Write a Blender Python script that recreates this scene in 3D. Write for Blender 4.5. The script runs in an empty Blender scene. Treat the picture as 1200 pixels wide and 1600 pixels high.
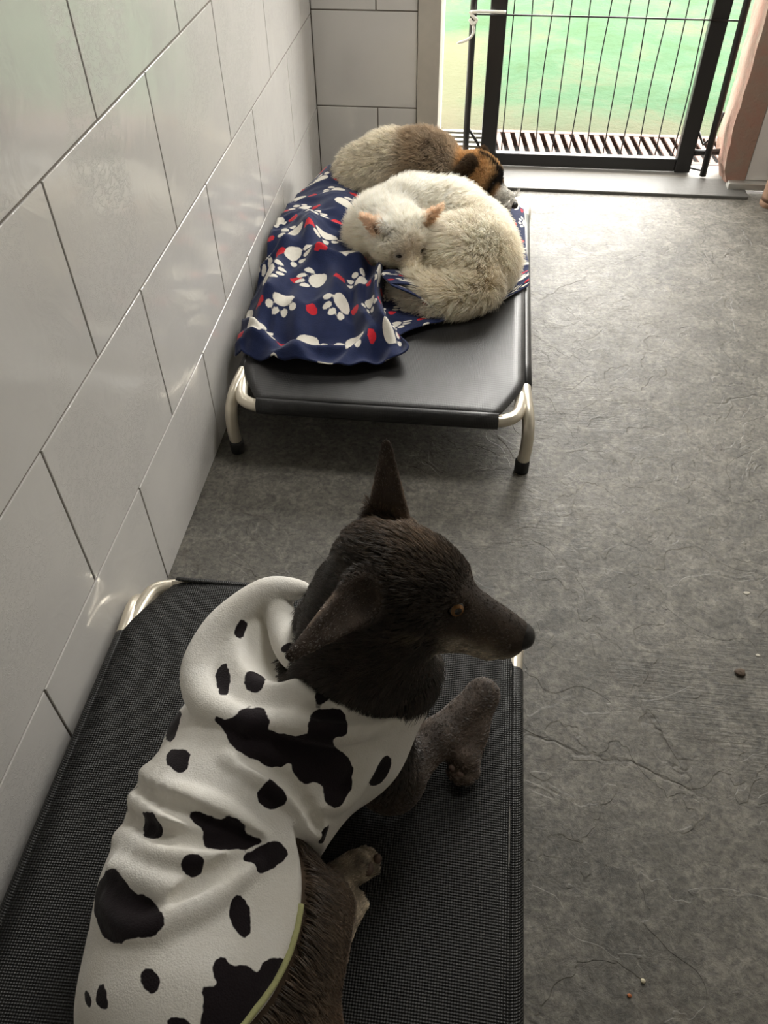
import bpy, bmesh, math, random
import numpy as np
from mathutils import Matrix, Vector
from mathutils.kdtree import KDTree

scene = bpy.context.scene
C = scene.collection
rng = np.random.default_rng(7)
random.seed(7)

# ------------------------------------------------------------------ camera
cam_d = bpy.data.cameras.new('camera')
cam = bpy.data.objects.new('camera', cam_d)
C.objects.link(cam)
Rw = np.array([[0.9930771, 0.07530997, -0.09014595],
               [0.1168035, -0.71440281, 0.68991707],
               [-0.01244288, -0.6956702, -0.71825354]])
M = Matrix.Identity(4)
for i in range(3):
    M[i][0] = Rw[i, 0]
    M[i][1] = -Rw[i, 1]
    M[i][2] = -Rw[i, 2]
M[0][3], M[1][3], M[2][3] = 0.676, 0.0, 1.5
cam.matrix_world = M
cam_d.sensor_fit = 'VERTICAL'
cam_d.sensor_height = 24.0
cam_d.lens = 1270.0 / 1600.0 * 24.0
cam_d.clip_start = 0.02
scene.camera = cam
scene.cycles.diffuse_bounces = 6
scene.cycles.max_bounces = 9

# ------------------------------------------------------------------ world (overcast sky)
world = bpy.data.worlds.new('overcast_sky')
scene.world = world
world.use_nodes = True
wn = world.node_tree.nodes
bgn = wn['Background']
bgn.inputs['Color'].default_value = (1.0, 0.975, 0.92, 1)
bgn.inputs['Strength'].default_value = 18.0

# portals: guide the sampling of the sky through the doorway and the added ceiling opening
def portal(name, loc, rot, sx, sy):
    l = bpy.data.lights.new(name, 'AREA')
    l.shape = 'RECTANGLE'
    l.size, l.size_y = sx, sy
    l.cycles.is_portal = True
    o = bpy.data.objects.new(name, l)
    o.location = loc
    o.rotation_euler = rot
    C.objects.link(o)
portal('doorway_portal', (1.05, 3.66, 1.08), (math.radians(-90), 0, 0), 1.15, 2.1)
portal('added_opening_portal', (1.35, 2.2, 2.62), (0, 0, 0), 0.9, 0.6)

vs = scene.view_settings
vs.view_transform = 'Standard'
vs.look = 'None'
vs.gamma = 1.0
vs.use_curve_mapping = False
vs.exposure = 0.2

# ------------------------------------------------------------------ helpers: objects
def tag(o, label=None, cat=None, group=None, kind=None):
    if label: o['label'] = label
    if cat: o['category'] = cat
    if group: o['group'] = group
    if kind: o['kind'] = kind
    return o

def empty(name, loc):
    o = bpy.data.objects.new(name, None)
    o.empty_display_size = 0.05
    o.location = loc
    C.objects.link(o)
    return o

def wloc(o):
    v = np.zeros(3)
    while o is not None:
        v = v + np.array(o.location)
        o = o.parent
    return v

def mesh_obj(name, V, F, mat, parent=None, smooth=False, origin=None):
    """V in world coordinates; origin defaults to the base centre of the piece"""
    V = np.asarray(V, float)
    if origin is None:
        lo, hi = V.min(0), V.max(0)
        origin = np.array([(lo[0] + hi[0]) / 2, (lo[1] + hi[1]) / 2, lo[2]])
    origin = np.asarray(origin, float)
    me = bpy.data.meshes.new(name)
    me.from_pydata((V - origin).tolist(), [], [list(map(int, f)) for f in F] if not isinstance(F, np.ndarray) else F.tolist())
    me.update()
    if smooth:
        me.polygons.foreach_set('use_smooth', np.ones(len(me.polygons), bool))
    o = bpy.data.objects.new(name, me)
    if parent is not None:
        o.parent = parent
        o.location = origin - wloc(parent)
    else:
        o.location = origin
    if mat is not None:
        me.materials.append(mat)
    C.objects.link(o)
    return o

def attr(o, name, vals, typ='FLOAT'):
    a = o.data.attributes.new(name, typ, 'POINT')
    vals = np.asarray(vals, np.float32)
    if typ == 'FLOAT':
        a.data.foreach_set('value', vals.ravel())
    else:
        if vals.shape[1] == 3:
            vals = np.concatenate([vals, np.ones((len(vals), 1), np.float32)], 1)
        a.data.foreach_set('color', vals.ravel())

def copy_piece(src, loc_local, parent):
    c = src.copy()
    C.objects.link(c)
    c.parent = parent
    c.location = loc_local
    return c

BOXF = [(0, 3, 2, 1), (4, 5, 6, 7), (0, 1, 5, 4), (1, 2, 6, 5), (2, 3, 7, 6), (3, 0, 4, 7)]
class MB:
    def __init__(self):
        self.V, self.F = [], []
    def add(self, V, F):
        n = len(self.V)
        self.V += [tuple(v) for v in V]
        self.F += [tuple(i + n for i in f) for f in F]
        return self
    def box(self, lo, hi):
        x0, y0, z0 = lo; x1, y1, z1 = hi
        return self.add([(x0, y0, z0), (x1, y0, z0), (x1, y1, z0), (x0, y1, z0),
                         (x0, y0, z1), (x1, y0, z1), (x1, y1, z1), (x0, y1, z1)], BOXF)
    def tube(self, pts, r, n=12, closed_ends=True):
        pts = np.asarray(pts, float)
        r = np.broadcast_to(np.asarray(r, float), (len(pts),))
        T = np.gradient(pts, axis=0)
        T /= np.linalg.norm(T, axis=1)[:, None] + 1e-12
        a = np.array([0, 0, 1.0]) if abs(T[0][2]) < .9 else np.array([1.0, 0, 0])
        u = np.cross(T[0], a); u /= np.linalg.norm(u)
        V, F = [], []
        for i in range(len(pts)):
            u = u - T[i] * u.dot(T[i]); u /= np.linalg.norm(u)
            w = np.cross(T[i], u)
            for k in range(n):
                t = 2 * math.pi * k / n
                V.append(pts[i] + r[i] * (math.cos(t) * u + math.sin(t) * w))
        for i in range(len(pts) - 1):
            for k in range(n):
                k2 = (k + 1) % n
                F.append((i * n + k, i * n + k2, (i + 1) * n + k2, (i + 1) * n + k))
        if closed_ends:
            F.append(tuple(reversed(range(n))))
            F.append(tuple((len(pts) - 1) * n + k for k in range(n)))
        return self.add(V, F)
    def build(self, name, mat, parent=None, smooth=False, origin=None, bevel=0):
        o = mesh_obj(name, self.V, self.F, mat, parent, smooth, origin)
        if bevel:
            m = o.modifiers.new('bevel', 'BEVEL'); m.width = bevel; m.segments = 2; m.limit_method = 'ANGLE'
        return o

def smooth_path(pts, n=8):
    """Catmull-Rom through the points"""
    P = np.asarray(pts, float)
    P = np.vstack([2 * P[0] - P[1], P, 2 * P[-1] - P[-2]])
    out = []
    for i in range(1, len(P) - 2):
        for k in range(n):
            t = k / n
            a, b, c, d = P[i - 1], P[i], P[i + 1], P[i + 2]
            out.append(.5 * ((2 * b) + (-a + c) * t + (2 * a - 5 * b + 4 * c - d) * t * t + (-a + 3 * b - 3 * c + d) * t ** 3))
    out.append(P[-2])
    return np.array(out)

# ------------------------------------------------------------------ helpers: noise, signed distance modelling
_tab = np.random.default_rng(3).random(4096).astype(np.float64)
def vnoise(P):
    """value noise in 0..1"""
    P = np.asarray(P, float)
    i = np.floor(P).astype(np.int64); f = P - i
    f = f * f * (3 - 2 * f)
    def h(a, b, c):
        return _tab[((a * 73856093) ^ (b * 19349663) ^ (c * 83492791)) & 4095]
    r = 0
    for dx in (0, 1):
        for dy in (0, 1):
            for dz in (0, 1):
                w = (f[..., 0] if dx else 1 - f[..., 0]) * (f[..., 1] if dy else 1 - f[..., 1]) * (f[..., 2] if dz else 1 - f[..., 2])
                r = r + w * h(i[..., 0] + dx, i[..., 1] + dy, i[..., 2] + dz)
    return r
def snoise(P, s):
    return 2 * vnoise(np.asarray(P) * s) - 1
def vecnoise(P, s):
    P = np.asarray(P)
    return np.stack([snoise(P + o, s) for o in (0.0, 17.3, 41.9)], -1)

def smin(a, b, k):
    if k <= 0: return np.minimum(a, b)
    h = np.clip(.5 + .5 * (b - a) / k, 0, 1)
    return b * (1 - h) + a * h - k * h * (1 - h)
def smax(a, b, k):
    return -smin(-a, -b, k)
def nrm(v):
    v = np.asarray(v, float)
    return v / np.linalg.norm(v)

def d_cone(P, a, b, r1, r2, sq=None):
    """round cone from a to b; sq = (axis, factor) flattens it along the axis"""
    a, b = np.asarray(a, float), np.asarray(b, float)
    ba = b - a
    pa = P - a
    t = np.clip(pa @ ba / max(ba @ ba, 1e-9), 0, 1)
    q = pa - t[..., None] * ba
    if sq is not None:
        n = nrm(sq[0])
        q = q + (q @ n)[..., None] * n * (sq[1] - 1)
        d = np.linalg.norm(q, axis=-1) - (r1 + (r2 - r1) * t)
        return d / math.sqrt(sq[1])
    return np.linalg.norm(q, axis=-1) - (r1 + (r2 - r1) * t)
def d_ell(P, c, r, B=None):
    q = P - np.asarray(c, float)
    if B is not None:
        q = q @ np.asarray(B, float).T
    r = np.asarray(r, float)
    k0 = np.linalg.norm(q / r, axis=-1)
    k1 = np.linalg.norm(q / (r * r), axis=-1) + 1e-9
    return np.where(k0 < 1e-3, -r.min(), k0 * (k0 - 1) / k1)

class Field:
    def __init__(self, lo, hi, h):
        self.lo = np.array(lo, float); self.h = h
        n = np.ceil((np.array(hi) - self.lo) / h).astype(int) + 1
        self.ax = [self.lo[i] + h * np.arange(n[i]) for i in range(3)]
        self.S = np.full(n, .2)
    def sub(self, lo, hi):
        s = []
        for i in range(3):
            a = int(np.clip(math.floor((lo[i] - self.lo[i]) / self.h), 0, self.S.shape[i]))
            b = int(np.clip(math.ceil((hi[i] - self.lo[i]) / self.h) + 1, 0, self.S.shape[i]))
            s.append(slice(a, b))
        s = tuple(s)
        G = np.stack(np.meshgrid(*[self.ax[i][s[i]] for i in range(3)], indexing='ij'), -1)
        return s, G
    def cone(self, a, b, r1, r2, k=.02, sq=None, cut=False):
        a, b = np.asarray(a, float), np.asarray(b, float)
        pad = max(r1, r2) + k + .025
        s, G = self.sub(np.minimum(a, b) - pad, np.maximum(a, b) + pad)
        if G.size == 0: return self
        d = d_cone(G, a, b, r1, r2, sq)
        self.S[s] = smax(self.S[s], -d, k) if cut else smin(self.S[s], d, k)
        return self
    def chain(self, pts, rs, k=.02, sq=None, sub=1):
        pts = np.asarray(pts, float)
        if sub > 1:
            t0 = np.arange(len(pts)); t1 = np.linspace(0, len(pts) - 1, (len(pts) - 1) * sub + 1)
            rs = np.interp(t1, t0, rs); pts = smooth_path(pts, sub)
        for i in range(len(pts) - 1):
            self.cone(pts[i], pts[i + 1], rs[i], rs[i + 1], k if i == 0 else min(k, .012), sq)
        return self
    def ell(self, c, r, k=.02, B=None, cut=False):
        c = np.asarray(c, float)
        pad = max(r) + k + .025
        s, G = self.sub(c - pad, c + pad)
        if G.size == 0: return self
        d = d_ell(G, c, r, B)
        self.S[s] = smax(self.S[s], -d, k) if cut else smin(self.S[s], d, k)
        return self
    def mesh(self):
        return surface_nets(self.S, self.lo, self.h)
    def sample(self, P):
        """trilinear lookup"""
        q = (np.asarray(P) - self.lo) / self.h
        n = np.array(self.S.shape)
        q = np.clip(q, 0, n - 1.001)
        i = q.astype(int); f = q - i
        r = 0
        for dx in (0, 1):
            for dy in (0, 1):
                for dz in (0, 1):
                    w = (f[:, 0] if dx else 1 - f[:, 0]) * (f[:, 1] if dy else 1 - f[:, 1]) * (f[:, 2] if dz else 1 - f[:, 2])
                    r = r + w * self.S[i[:, 0] + dx, i[:, 1] + dy, i[:, 2] + dz]
        return r

def surface_nets(S, lo, h):
    neg = S < 0
    nx, ny, nz = S.shape
    cnt = np.zeros((nx - 1, ny - 1, nz - 1), np.int16)
    corners = [(a, b, c) for a in (0, 1) for b in (0, 1) for c in (0, 1)]
    for a, b, c in corners:
        cnt += neg[a:nx - 1 + a, b:ny - 1 + b, c:nz - 1 + c]
    act = (cnt > 0) & (cnt < 8)
    idx = np.full(act.shape, -1, np.int64)
    I = np.argwhere(act)
    idx[act] = np.arange(len(I))
    acc = np.zeros((len(I), 3)); num = np.zeros(len(I))
    for c1 in corners:
        for ax in range(3):
            if c1[ax] == 1: continue
            c2 = list(c1); c2[ax] = 1
            s1 = S[I[:, 0] + c1[0], I[:, 1] + c1[1], I[:, 2] + c1[2]]
            s2 = S[I[:, 0] + c2[0], I[:, 1] + c2[1], I[:, 2] + c2[2]]
            m = (s1 < 0) != (s2 < 0)
            t = np.where(m, s1 / np.where(m, s1 - s2, 1), 0)
            p = np.array(c1, float)[None].repeat(len(I), 0)
            p[:, ax] = t
            acc += p * m[:, None]; num += m
    V = lo + h * (I + acc / num[:, None])
    F = []
    for ax in range(3):
        o1, o2 = [(1, 2), (2, 0), (0, 1)][ax]
        sl1 = [slice(None)] * 3; sl2 = [slice(None)] * 3
        sl1[ax] = slice(0, -1); sl2[ax] = slice(1, None)
        for o in (o1, o2):
            sl1[o] = slice(1, -1); sl2[o] = slice(1, -1)
        a, b = neg[tuple(sl1)], neg[tuple(sl2)]
        E = np.argwhere(a != b)
        fl = a[a != b]
        base = E.copy(); base[:, o1] += 1; base[:, o2] += 1
        def cell(d1, d2):
            q = base.copy(); q[:, o1] -= d1; q[:, o2] -= d2
            return idx[q[:, 0], q[:, 1], q[:, 2]]
        Q = np.stack([cell(1, 1), cell(0, 1), cell(0, 0), cell(1, 0)], 1)
        Q[~fl] = Q[~fl][:, ::-1]
        F.append(Q)
    F = np.concatenate(F)
    F = F[(F >= 0).all(1)]
    return V, F

def relax(V, F, it=2, lam=.5):
    for _ in range(it):
        acc = np.zeros_like(V); n = np.zeros(len(V))
        for k in range(4):
            for j in ((k + 1) % 4, (k + 3) % 4):
                np.add.at(acc, F[:, k], V[F[:, j]]); np.add.at(n, F[:, k], 1)
        V = V + lam * (acc / np.maximum(n, 1)[:, None] - V)
    return V
def normals(V, F):
    n = np.cross(V[F[:, 2]] - V[F[:, 0]], V[F[:, 3]] - V[F[:, 1]])
    N = np.zeros_like(V)
    for k in range(4): np.add.at(N, F[:, k], n)
    return N / (np.linalg.norm(N, axis=1)[:, None] + 1e-12)

def fur(name, parent, V, F, n, length, comb, col, rad, mat, keep=None, lift=.35, seg=4, tuft=.35, tscale=25., jit=.2, curl=0., seed=1, tip=.15, cvar=.2, clump=0., nclump=0, gvar=0.):
    """hair strands grown from the quads of a body; all the functions take the root points"""
    r = np.random.default_rng(seed)
    T = np.concatenate([F[:, [0, 1, 2]], F[:, [0, 2, 3]]])
    A = np.linalg.norm(np.cross(V[T[:, 1]] - V[T[:, 0]], V[T[:, 2]] - V[T[:, 0]]), axis=1)
    cen = V[T].mean(1)
    NV = normals(V, F)
    if keep is not None:
        A = A * keep(cen, NV[T].mean(1))
    t = r.choice(len(T), n, p=A / A.sum())
    a, b = r.random(n), r.random(n)
    sw = a + b > 1; a[sw] = 1 - a[sw]; b[sw] = 1 - b[sw]
    W = np.stack([1 - a - b, a, b], 1)[..., None]
    P = (V[T[t]] * W).sum(1)
    N = (NV[T[t]] * W).sum(1); N /= np.linalg.norm(N, axis=1)[:, None]
    D = comb(P, N) + tuft * vecnoise(P, tscale) + jit * r.normal(size=(n, 3))
    D = D - (D * N).sum(1)[:, None] * N
    D /= np.linalg.norm(D, axis=1)[:, None] + 1e-9
    L = length(P) * r.uniform(.7, 1.15, n)
    pts = np.zeros((n, seg + 1, 3)); pts[:, 0] = P - N * .002
    side = np.cross(N, D)
    ph = 6.28 * vnoise(P * tscale * .7 + 5)
    lf = lift * r.uniform(.6, 1.4, n)[:, None]
    for k in range(seg):
        s = (k + .5) / seg
        d = N * lf * (1.25 - s) + D * (.35 + s * .65)
        if curl: d = d + curl * (side * np.sin(ph + s * 7)[:, None] + N * np.cos(ph + s * 7)[:, None] * .5)
        d /= np.linalg.norm(d, axis=1)[:, None]
        pts[:, k + 1] = pts[:, k] + d * (L / seg)[:, None]
    tone = np.ones(n)
    if nclump:
        kd = KDTree(nclump)
        for i in range(nclump): kd.insert(P[i], i)
        kd.balance()
        g = np.fromiter((kd.find(p)[1] for p in P), np.int64, n)
        s = np.linspace(0, 1, seg + 1)[None, :, None] ** 1.3
        pts = pts + clump * s * (pts[g] - pts) * .9
        tone = 1 + gvar * r.uniform(-1, 1, nclump)[g]
    cu = bpy.data.hair_curves.new(name)
    cu.add_curves([seg + 1] * n)
    org = wloc(parent)
    cu.attributes['position'].data.foreach_set('vector', (pts - org).astype(np.float32).ravel())
    ra = cu.attributes.get('radius') or cu.attributes.new('radius', 'FLOAT', 'POINT')
    prof = np.interp(np.linspace(0, 1, seg + 1), [0, .5, 1], [1, .8, tip])
    ra.data.foreach_set('value', (prof[None] * rad * r.uniform(.7, 1.3, n)[:, None]).astype(np.float32).ravel())
    ca = cu.attributes.new('fcol', 'FLOAT_COLOR', 'CURVE')
    cc = np.ones((n, 4), np.float32); cc[:, :3] = np.clip(col(P) * (tone * r.uniform(1 - cvar, 1 + cvar, n))[:, None], 0, .95)
    ca.data.foreach_set('color', cc.ravel())
    cu.materials.append(mat)
    o = bpy.data.objects.new(name, cu)
    o.parent = parent
    o['kind'] = 'stuff'
    C.objects.link(o)
    return o

# ------------------------------------------------------------------ materials
class NT:
    def __init__(self, name, **kw):
        self.m = bpy.data.materials.new(name); self.m.use_nodes = True
        self.t = self.m.node_tree; self.b = self.t.nodes['Principled BSDF']
        self.set(**kw)
    def set(self, **kw):
        for k, v in kw.items():
            i = self.b.inputs[{'col': 'Base Color', 'rough': 'Roughness', 'metal': 'Metallic', 'spec': 'Specular IOR Level', 'sheen': 'Sheen Weight',
                               'coat': 'Coat Weight', 'trans': 'Transmission Weight', 'sss': 'Subsurface Weight', 'alpha': 'Alpha'}[k]]
            i.default_value = (*v, 1) if k == 'col' else v
    def n(self, typ, **kw):
        x = self.t.nodes.new(typ)
        for k, v in kw.items():
            if hasattr(x, k): setattr(x, k, v)
            else: x.inputs[k].default_value = v
        return x
    def l(self, a, b):
        self.t.links.new(a, b)
    def coord(self, kind='Object', scale=None):
        c = self.n('ShaderNodeTexCoord').outputs[kind]
        if scale is None: return c
        m = self.n('ShaderNodeMapping'); m.inputs['Scale'].default_value = scale
        self.l(c, m.inputs['Vector']); return m.outputs[0]
    def pos(self, scale=(1, 1, 1), rot=(0, 0, 0)):
        g = self.n('ShaderNodeNewGeometry').outputs['Position']
        m = self.n('ShaderNodeMapping'); m.inputs['Scale'].default_value = scale; m.inputs['Rotation'].default_value = rot
        self.l(g, m.inputs['Vector']); return m.outputs[0]
    def noise(self, vec, scale, detail=4, rough=.55, dist=0, out='Fac'):
        x = self.n('ShaderNodeTexNoise'); x.inputs['Scale'].default_value = scale; x.inputs['Detail'].default_value = detail
        x.inputs['Roughness'].default_value = rough; x.inputs['Distortion'].default_value = dist
        self.l(vec, x.inputs['Vector']); return x.outputs[out]
    def ramp(self, fac, stops):
        x = self.n('ShaderNodeValToRGB'); r = x.color_ramp
        while len(r.elements) < len(stops): r.elements.new(.5)
        for e, (p, c) in zip(r.elements, stops):
            e.position = p; e.color = (*c, 1) if len(c) == 3 else c
        self.l(fac, x.inputs['Fac']); return x.outputs['Color']
    def mapr(self, v, a, b, c, d):
        x = self.n('ShaderNodeMapRange')
        for i, k in enumerate((a, b, c, d)): x.inputs[i + 1].default_value = k
        self.l(v, x.inputs[0]); return x.outputs[0]
    def math(self, op, a, b=None, c=None):
        x = self.n('ShaderNodeMath', operation=op)
        for i, v in enumerate((a, b, c)):
            if v is None: continue
            if isinstance(v, (int, float)): x.inputs[i].default_value = v
            else: self.l(v, x.inputs[i])
        return x.outputs[0]
    def mix(self, fac, a, b, typ='MIX'):
        x = self.n('ShaderNodeMix', data_type='RGBA', blend_type=typ)
        for s, v in ((x.inputs[0], fac), (x.inputs[6], a), (x.inputs[7], b)):
            if isinstance(v, (int, float)): s.default_value = v
            elif isinstance(v, tuple): s.default_value = (*v, 1)
            else: self.l(v, s)
        return x.outputs[2]
    def bump(self, h, strength=.3, dist=.01, normal=None):
        x = self.n('ShaderNodeBump'); x.inputs['Strength'].default_value = strength; x.inputs['Distance'].default_value = dist
        self.l(h, x.inputs['Height'])
        if normal is not None: self.l(normal, x.inputs['Normal'])
        self.l(x.outputs[0], self.b.inputs['Normal']); return x.outputs[0]
    def col(self, c): self.l(c, self.b.inputs['Base Color'])
    def rough(self, c): self.l(c, self.b.inputs['Roughness'])
    def attr(self, name, out='Fac'):
        x = self.n('ShaderNodeAttribute'); x.attribute_name = name; return x.outputs[out]

def simple(name, col, rough=.5, metal=0., bump=None, var=.12, vscale=20, **kw):
    t = NT(name, rough=rough, metal=metal, **kw)
    p = t.pos()
    f = t.noise(p, vscale, 4)
    t.col(t.mix(f, tuple(max(0, c * (1 - var)) for c in col), tuple(c * (1 + var) for c in col)))
    if bump:
        t.bump(t.noise(p, bump[0], 5), bump[1], bump[2])
    return t.m

# glazed wall tile with faint pressed wrinkles
t = NT('glazed_tile', rough=.14, spec=.75)
p = t.pos()
w = t.noise(p, 9, 3, .5, 1.5)
gate = t.ramp(t.noise(p, 3.2, 2), [(.5, (0, 0, 0)), (.68, (1, 1, 1))])
wr = t.ramp(t.noise(t.pos((1, 1, 1.6), (.6, .2, .4)), 38, 4, .6, 2.2), [(.5, (0, 0, 0)), (.56, (1, 1, 1)), (.62, (0, 0, 0))])
hh = t.math('ADD', t.math('MULTIPLY', wr, t.math('MULTIPLY', gate, .55)), t.math('MULTIPLY', w, .9))
t.bump(hh, .22, .006)
t.col(t.mix(t.noise(p, 5, 3), (.53, .515, .495), (.61, .595, .57)))
t.rough(t.mapr(t.noise(p, 7, 4), .3, .7, .05, .15))
M_TILE = t.m
M_GROUT = simple('tile_grout', (.17, .15, .128), .9, vscale=60, bump=(300, .3, .001))

# worn grey floor
t = NT('painted_concrete', spec=.5)
p = t.pos()
base = t.mix(t.ramp(t.noise(p, 3.0, 6, .6, .6), [(.3, (0, 0, 0)), (.7, (1, 1, 1))]), (.072, .068, .059), (.132, .123, .106))
blot = t.ramp(t.noise(p, 14, 6, .65, 1.0), [(.46, (0, 0, 0)), (.66, (1, 1, 1))])
c1 = t.mix(t.math('MULTIPLY', blot, .7), base, (.19, .178, .155))
brown = t.ramp(t.noise(p, 6.5, 5, .7, .8), [(.6, (0, 0, 0)), (.75, (1, 1, 1))])
c1 = t.mix(t.math('MULTIPLY', brown, .5), c1, (.060, .045, .033))
grain = t.ramp(t.noise(p, 75, 5, .7, .5), [(.35, (.55, .55, .55)), (.65, (1.35, 1.33, 1.28))])
c1 = t.mix(1.0, c1, grain, 'MULTIPLY')
speck = t.ramp(t.noise(p, 130, 2, .5), [(.70, (0, 0, 0)), (.76, (1, 1, 1))])
c1 = t.mix(t.math('MULTIPLY', speck, .35), c1, (.30, .28, .24))
vor = t.n('ShaderNodeTexVoronoi', feature='DISTANCE_TO_EDGE'); vor.inputs['Scale'].default_value = 2.3
dv = t.mix(.16, p, t.noise(p, 5, 4, .6, 0, 'Color'))
t.l(dv, vor.inputs['Vector'])
crack = t.ramp(vor.outputs['Distance'], [(0, (1, 1, 1)), (.012, (0, 0, 0))])
cg = t.ramp(t.noise(p, 2.1, 2), [(.5, (0, 0, 0)), (.6, (1, 1, 1))])
crack = t.math('MULTIPLY', crack, cg)
streak = t.noise(t.pos((2.0, 30, 1), (0, 0, .6)), 5, 4, .6)
sg = t.ramp(t.noise(p, 1.6, 2, .5, 0), [(.5, (0, 0, 0)), (.62, (1, 1, 1))])
relief = t.ramp(t.noise(p, 5.5, 3, .5, 1.2), [(.495, (0, 0, 0)), (.505, (1, 1, 1))])
hgt = t.math('ADD', t.math('MULTIPLY', t.noise(p, 30, 9, .75, .3), 1.0), t.math('MULTIPLY', crack, -.5))
hgt = t.math('ADD', hgt, t.math('MULTIPLY', t.math('MULTIPLY', streak, sg), .7))
hgt = t.math('ADD', hgt, t.math('MULTIPLY', relief, .30))
t.bump(hgt, .55, .006)
t.col(t.mix(t.math('MULTIPLY', crack, .5), c1, (.045, .038, .03)))
t.rough(t.mapr(t.noise(p, 16, 6, .65, .8), .3, .7, .42, .60))
t.set(spec=.42)
M_FLOOR = t.m

# mossy green yard
t = NT('green_yard', rough=.85, spec=.1)
p = t.pos()
g = t.mix(t.ramp(t.noise(p, 2.6, 8, .7, .5), [(.35, (0, 0, 0)), (.65, (1, 1, 1))]), (.020, .044, .017), (.026, .062, .034))
sand = t.ramp(t.noise(p, 2.6, 7, .7, .6), [(.48, (0, 0, 0)), (.68, (1, 1, 1))])
g = t.mix(t.math('MULTIPLY', sand, .8), g, (.046, .047, .024))
sx = t.n('ShaderNodeSeparateXYZ'); t.l(p, sx.inputs[0])
jx = t.math('ADD', sx.outputs[0], t.math('MULTIPLY', t.noise(p, 3, 3), .5))
left = t.mapr(jx, .75, 1.05, 1, 0)
jy = t.math('ADD', sx.outputs[1], t.math('MULTIPLY', t.noise(p, 2.5, 4), .7))
near = t.mapr(jy, 4.35, 4.75, 1, 0)
far = t.mapr(jy, 5.7, 5.9, 1, 0)
g = t.mix(t.math('MULTIPLY', t.math('MULTIPLY', left, far), .85), g, (.056, .054, .029))
g = t.mix(t.math('MULTIPLY', near, .75), g, (.060, .051, .032))
t.col(g)
t.bump(t.noise(p, 18, 8, .7), .6, .02)
M_YARD = t.m

M_SILL = simple('cement_sill', (.085, .082, .075), .6, vscale=12, bump=(60, .4, .003))
M_SILLW = simple('pale_sill_edge', (.17, .158, .14), .6)
M_JAMB = simple('taupe_door_frame', (.42, .39, .34), .45)
t = NT('pink_plaster', rough=.9, spec=.2)
p = t.pos()
t.col(t.mix(t.ramp(t.noise(p, 9, 6, .65, .6), [(.4, (0, 0, 0)), (.62, (1, 1, 1))]), (.30, .175, .135), (.27, .205, .16)))
t.bump(t.noise(p, 40, 7, .7), .7, .01)
M_PLASTER = t.m
M_BLACKMETAL = simple('black_gate_paint', (.012, .011, .011), .38)
M_TERRA = simple('terracotta_grate', (.080, .043, .032), .75, bump=(120, .3, .002))
M_DARK = simple('dark_channel', (.012, .010, .009), .9)
M_STEEL = simple('galvanised_grate', (.16, .155, .13), .5, .4)
M_ALU = simple('brushed_aluminium', (.72, .66, .55), .33, .75)
M_ALUBAR = simple('aluminium_profile', (.55, .54, .50), .4, .7)
M_RUBBER = simple('black_rubber', (.010, .010, .010), .6)
M_STRING = simple('white_string', (.8, .78, .72), .8)
M_WOOD = simple('worn_wood', (.19, .11, .065), .7, vscale=12, bump=(40, .5, .004))
M_PAINTW = simple('whitewashed_wall', (.42, .40, .37), .7)
M_CEIL = simple('ceiling_paint', (.55, .53, .49), .8)

# woven mesh fabric
t = NT('black_mesh_fabric', rough=.5, spec=.32)
p = t.pos()
sx = t.n('ShaderNodeSeparateXYZ'); t.l(p, sx.inputs[0])
PIT = 2 * math.pi / .0042
wa = t.math('SINE', t.math('MULTIPLY', sx.outputs[0], PIT))
wb = t.math('SINE', t.math('MULTIPLY', t.math('ADD', sx.outputs[1], sx.outputs[2]), PIT))
wv = t.math('ADD', wa, wb)
t.bump(wv, .5, .0012)
hole = t.mapr(wv, .1, 1.3, 0, 1)
cc = t.mix(hole, (.004, .004, .004), (.024, .023, .022))
dust = t.ramp(t.noise(p, 9, 5, .6), [(.45, (0, 0, 0)), (.75, (1, 1, 1))])
t.col(t.mix(t.math('MULTIPLY', dust, .18), cc, (.045, .043, .040)))
M_MESH = t.m
t = NT('black_vinyl_fabric', rough=.36, spec=.5)
p = t.pos()
sx = t.n('ShaderNodeSeparateXYZ'); t.l(p, sx.inputs[0])
wa = t.math('SINE', t.math('MULTIPLY', sx.outputs[0], PIT))
wb = t.math('SINE', t.math('MULTIPLY', t.math('ADD', sx.outputs[1], sx.outputs[2]), PIT))
t.bump(t.math('ADD', t.math('MULTIPLY', t.math('ADD', wa, wb), .08), t.noise(p, 14, 4)), .18, .008)
t.col(t.mix(t.ramp(t.noise(p, 7, 5), [(.4, (0, 0, 0)), (.7, (1, 1, 1))]), (.009, .009, .0095), (.021, .020, .020)))
M_VINYL = t.m
M_SEAM = simple('seam_thread', (.10, .095, .085), .7)
M_SEAM2 = simple('dark_seam', (.008, .008, .008), .7)

# fleece with printed spots (signed distance stored on the cloth)
t = NT('cow_print_fleece', rough=.85, spec=.15, sheen=.08)
p = t.pos()
white = t.mix(t.ramp(t.noise(p, 10, 4), [(.35, (0, 0, 0)), (.7, (1, 1, 1))]), (.72, .69, .63), (.85, .83, .79))
edge = t.math('ADD', t.attr('spot'), t.math('MULTIPLY', t.math('SUBTRACT', t.noise(p, 55, 2), .5), .0085))
msk = t.mapr(edge, -.0006, .0006, 1, 0)
t.col(t.mix(msk, white, (.012, .008, .010)))
t.bump(t.math('ADD', t.noise(p, 420, 3), t.math('MULTIPLY', t.noise(p, 45, 3), 1.5)), .35, .003)
M_COW = t.m
M_PIPING = simple('lime_piping', (.42, .42, .20), .9, bump=(300, .6, .002))

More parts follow.
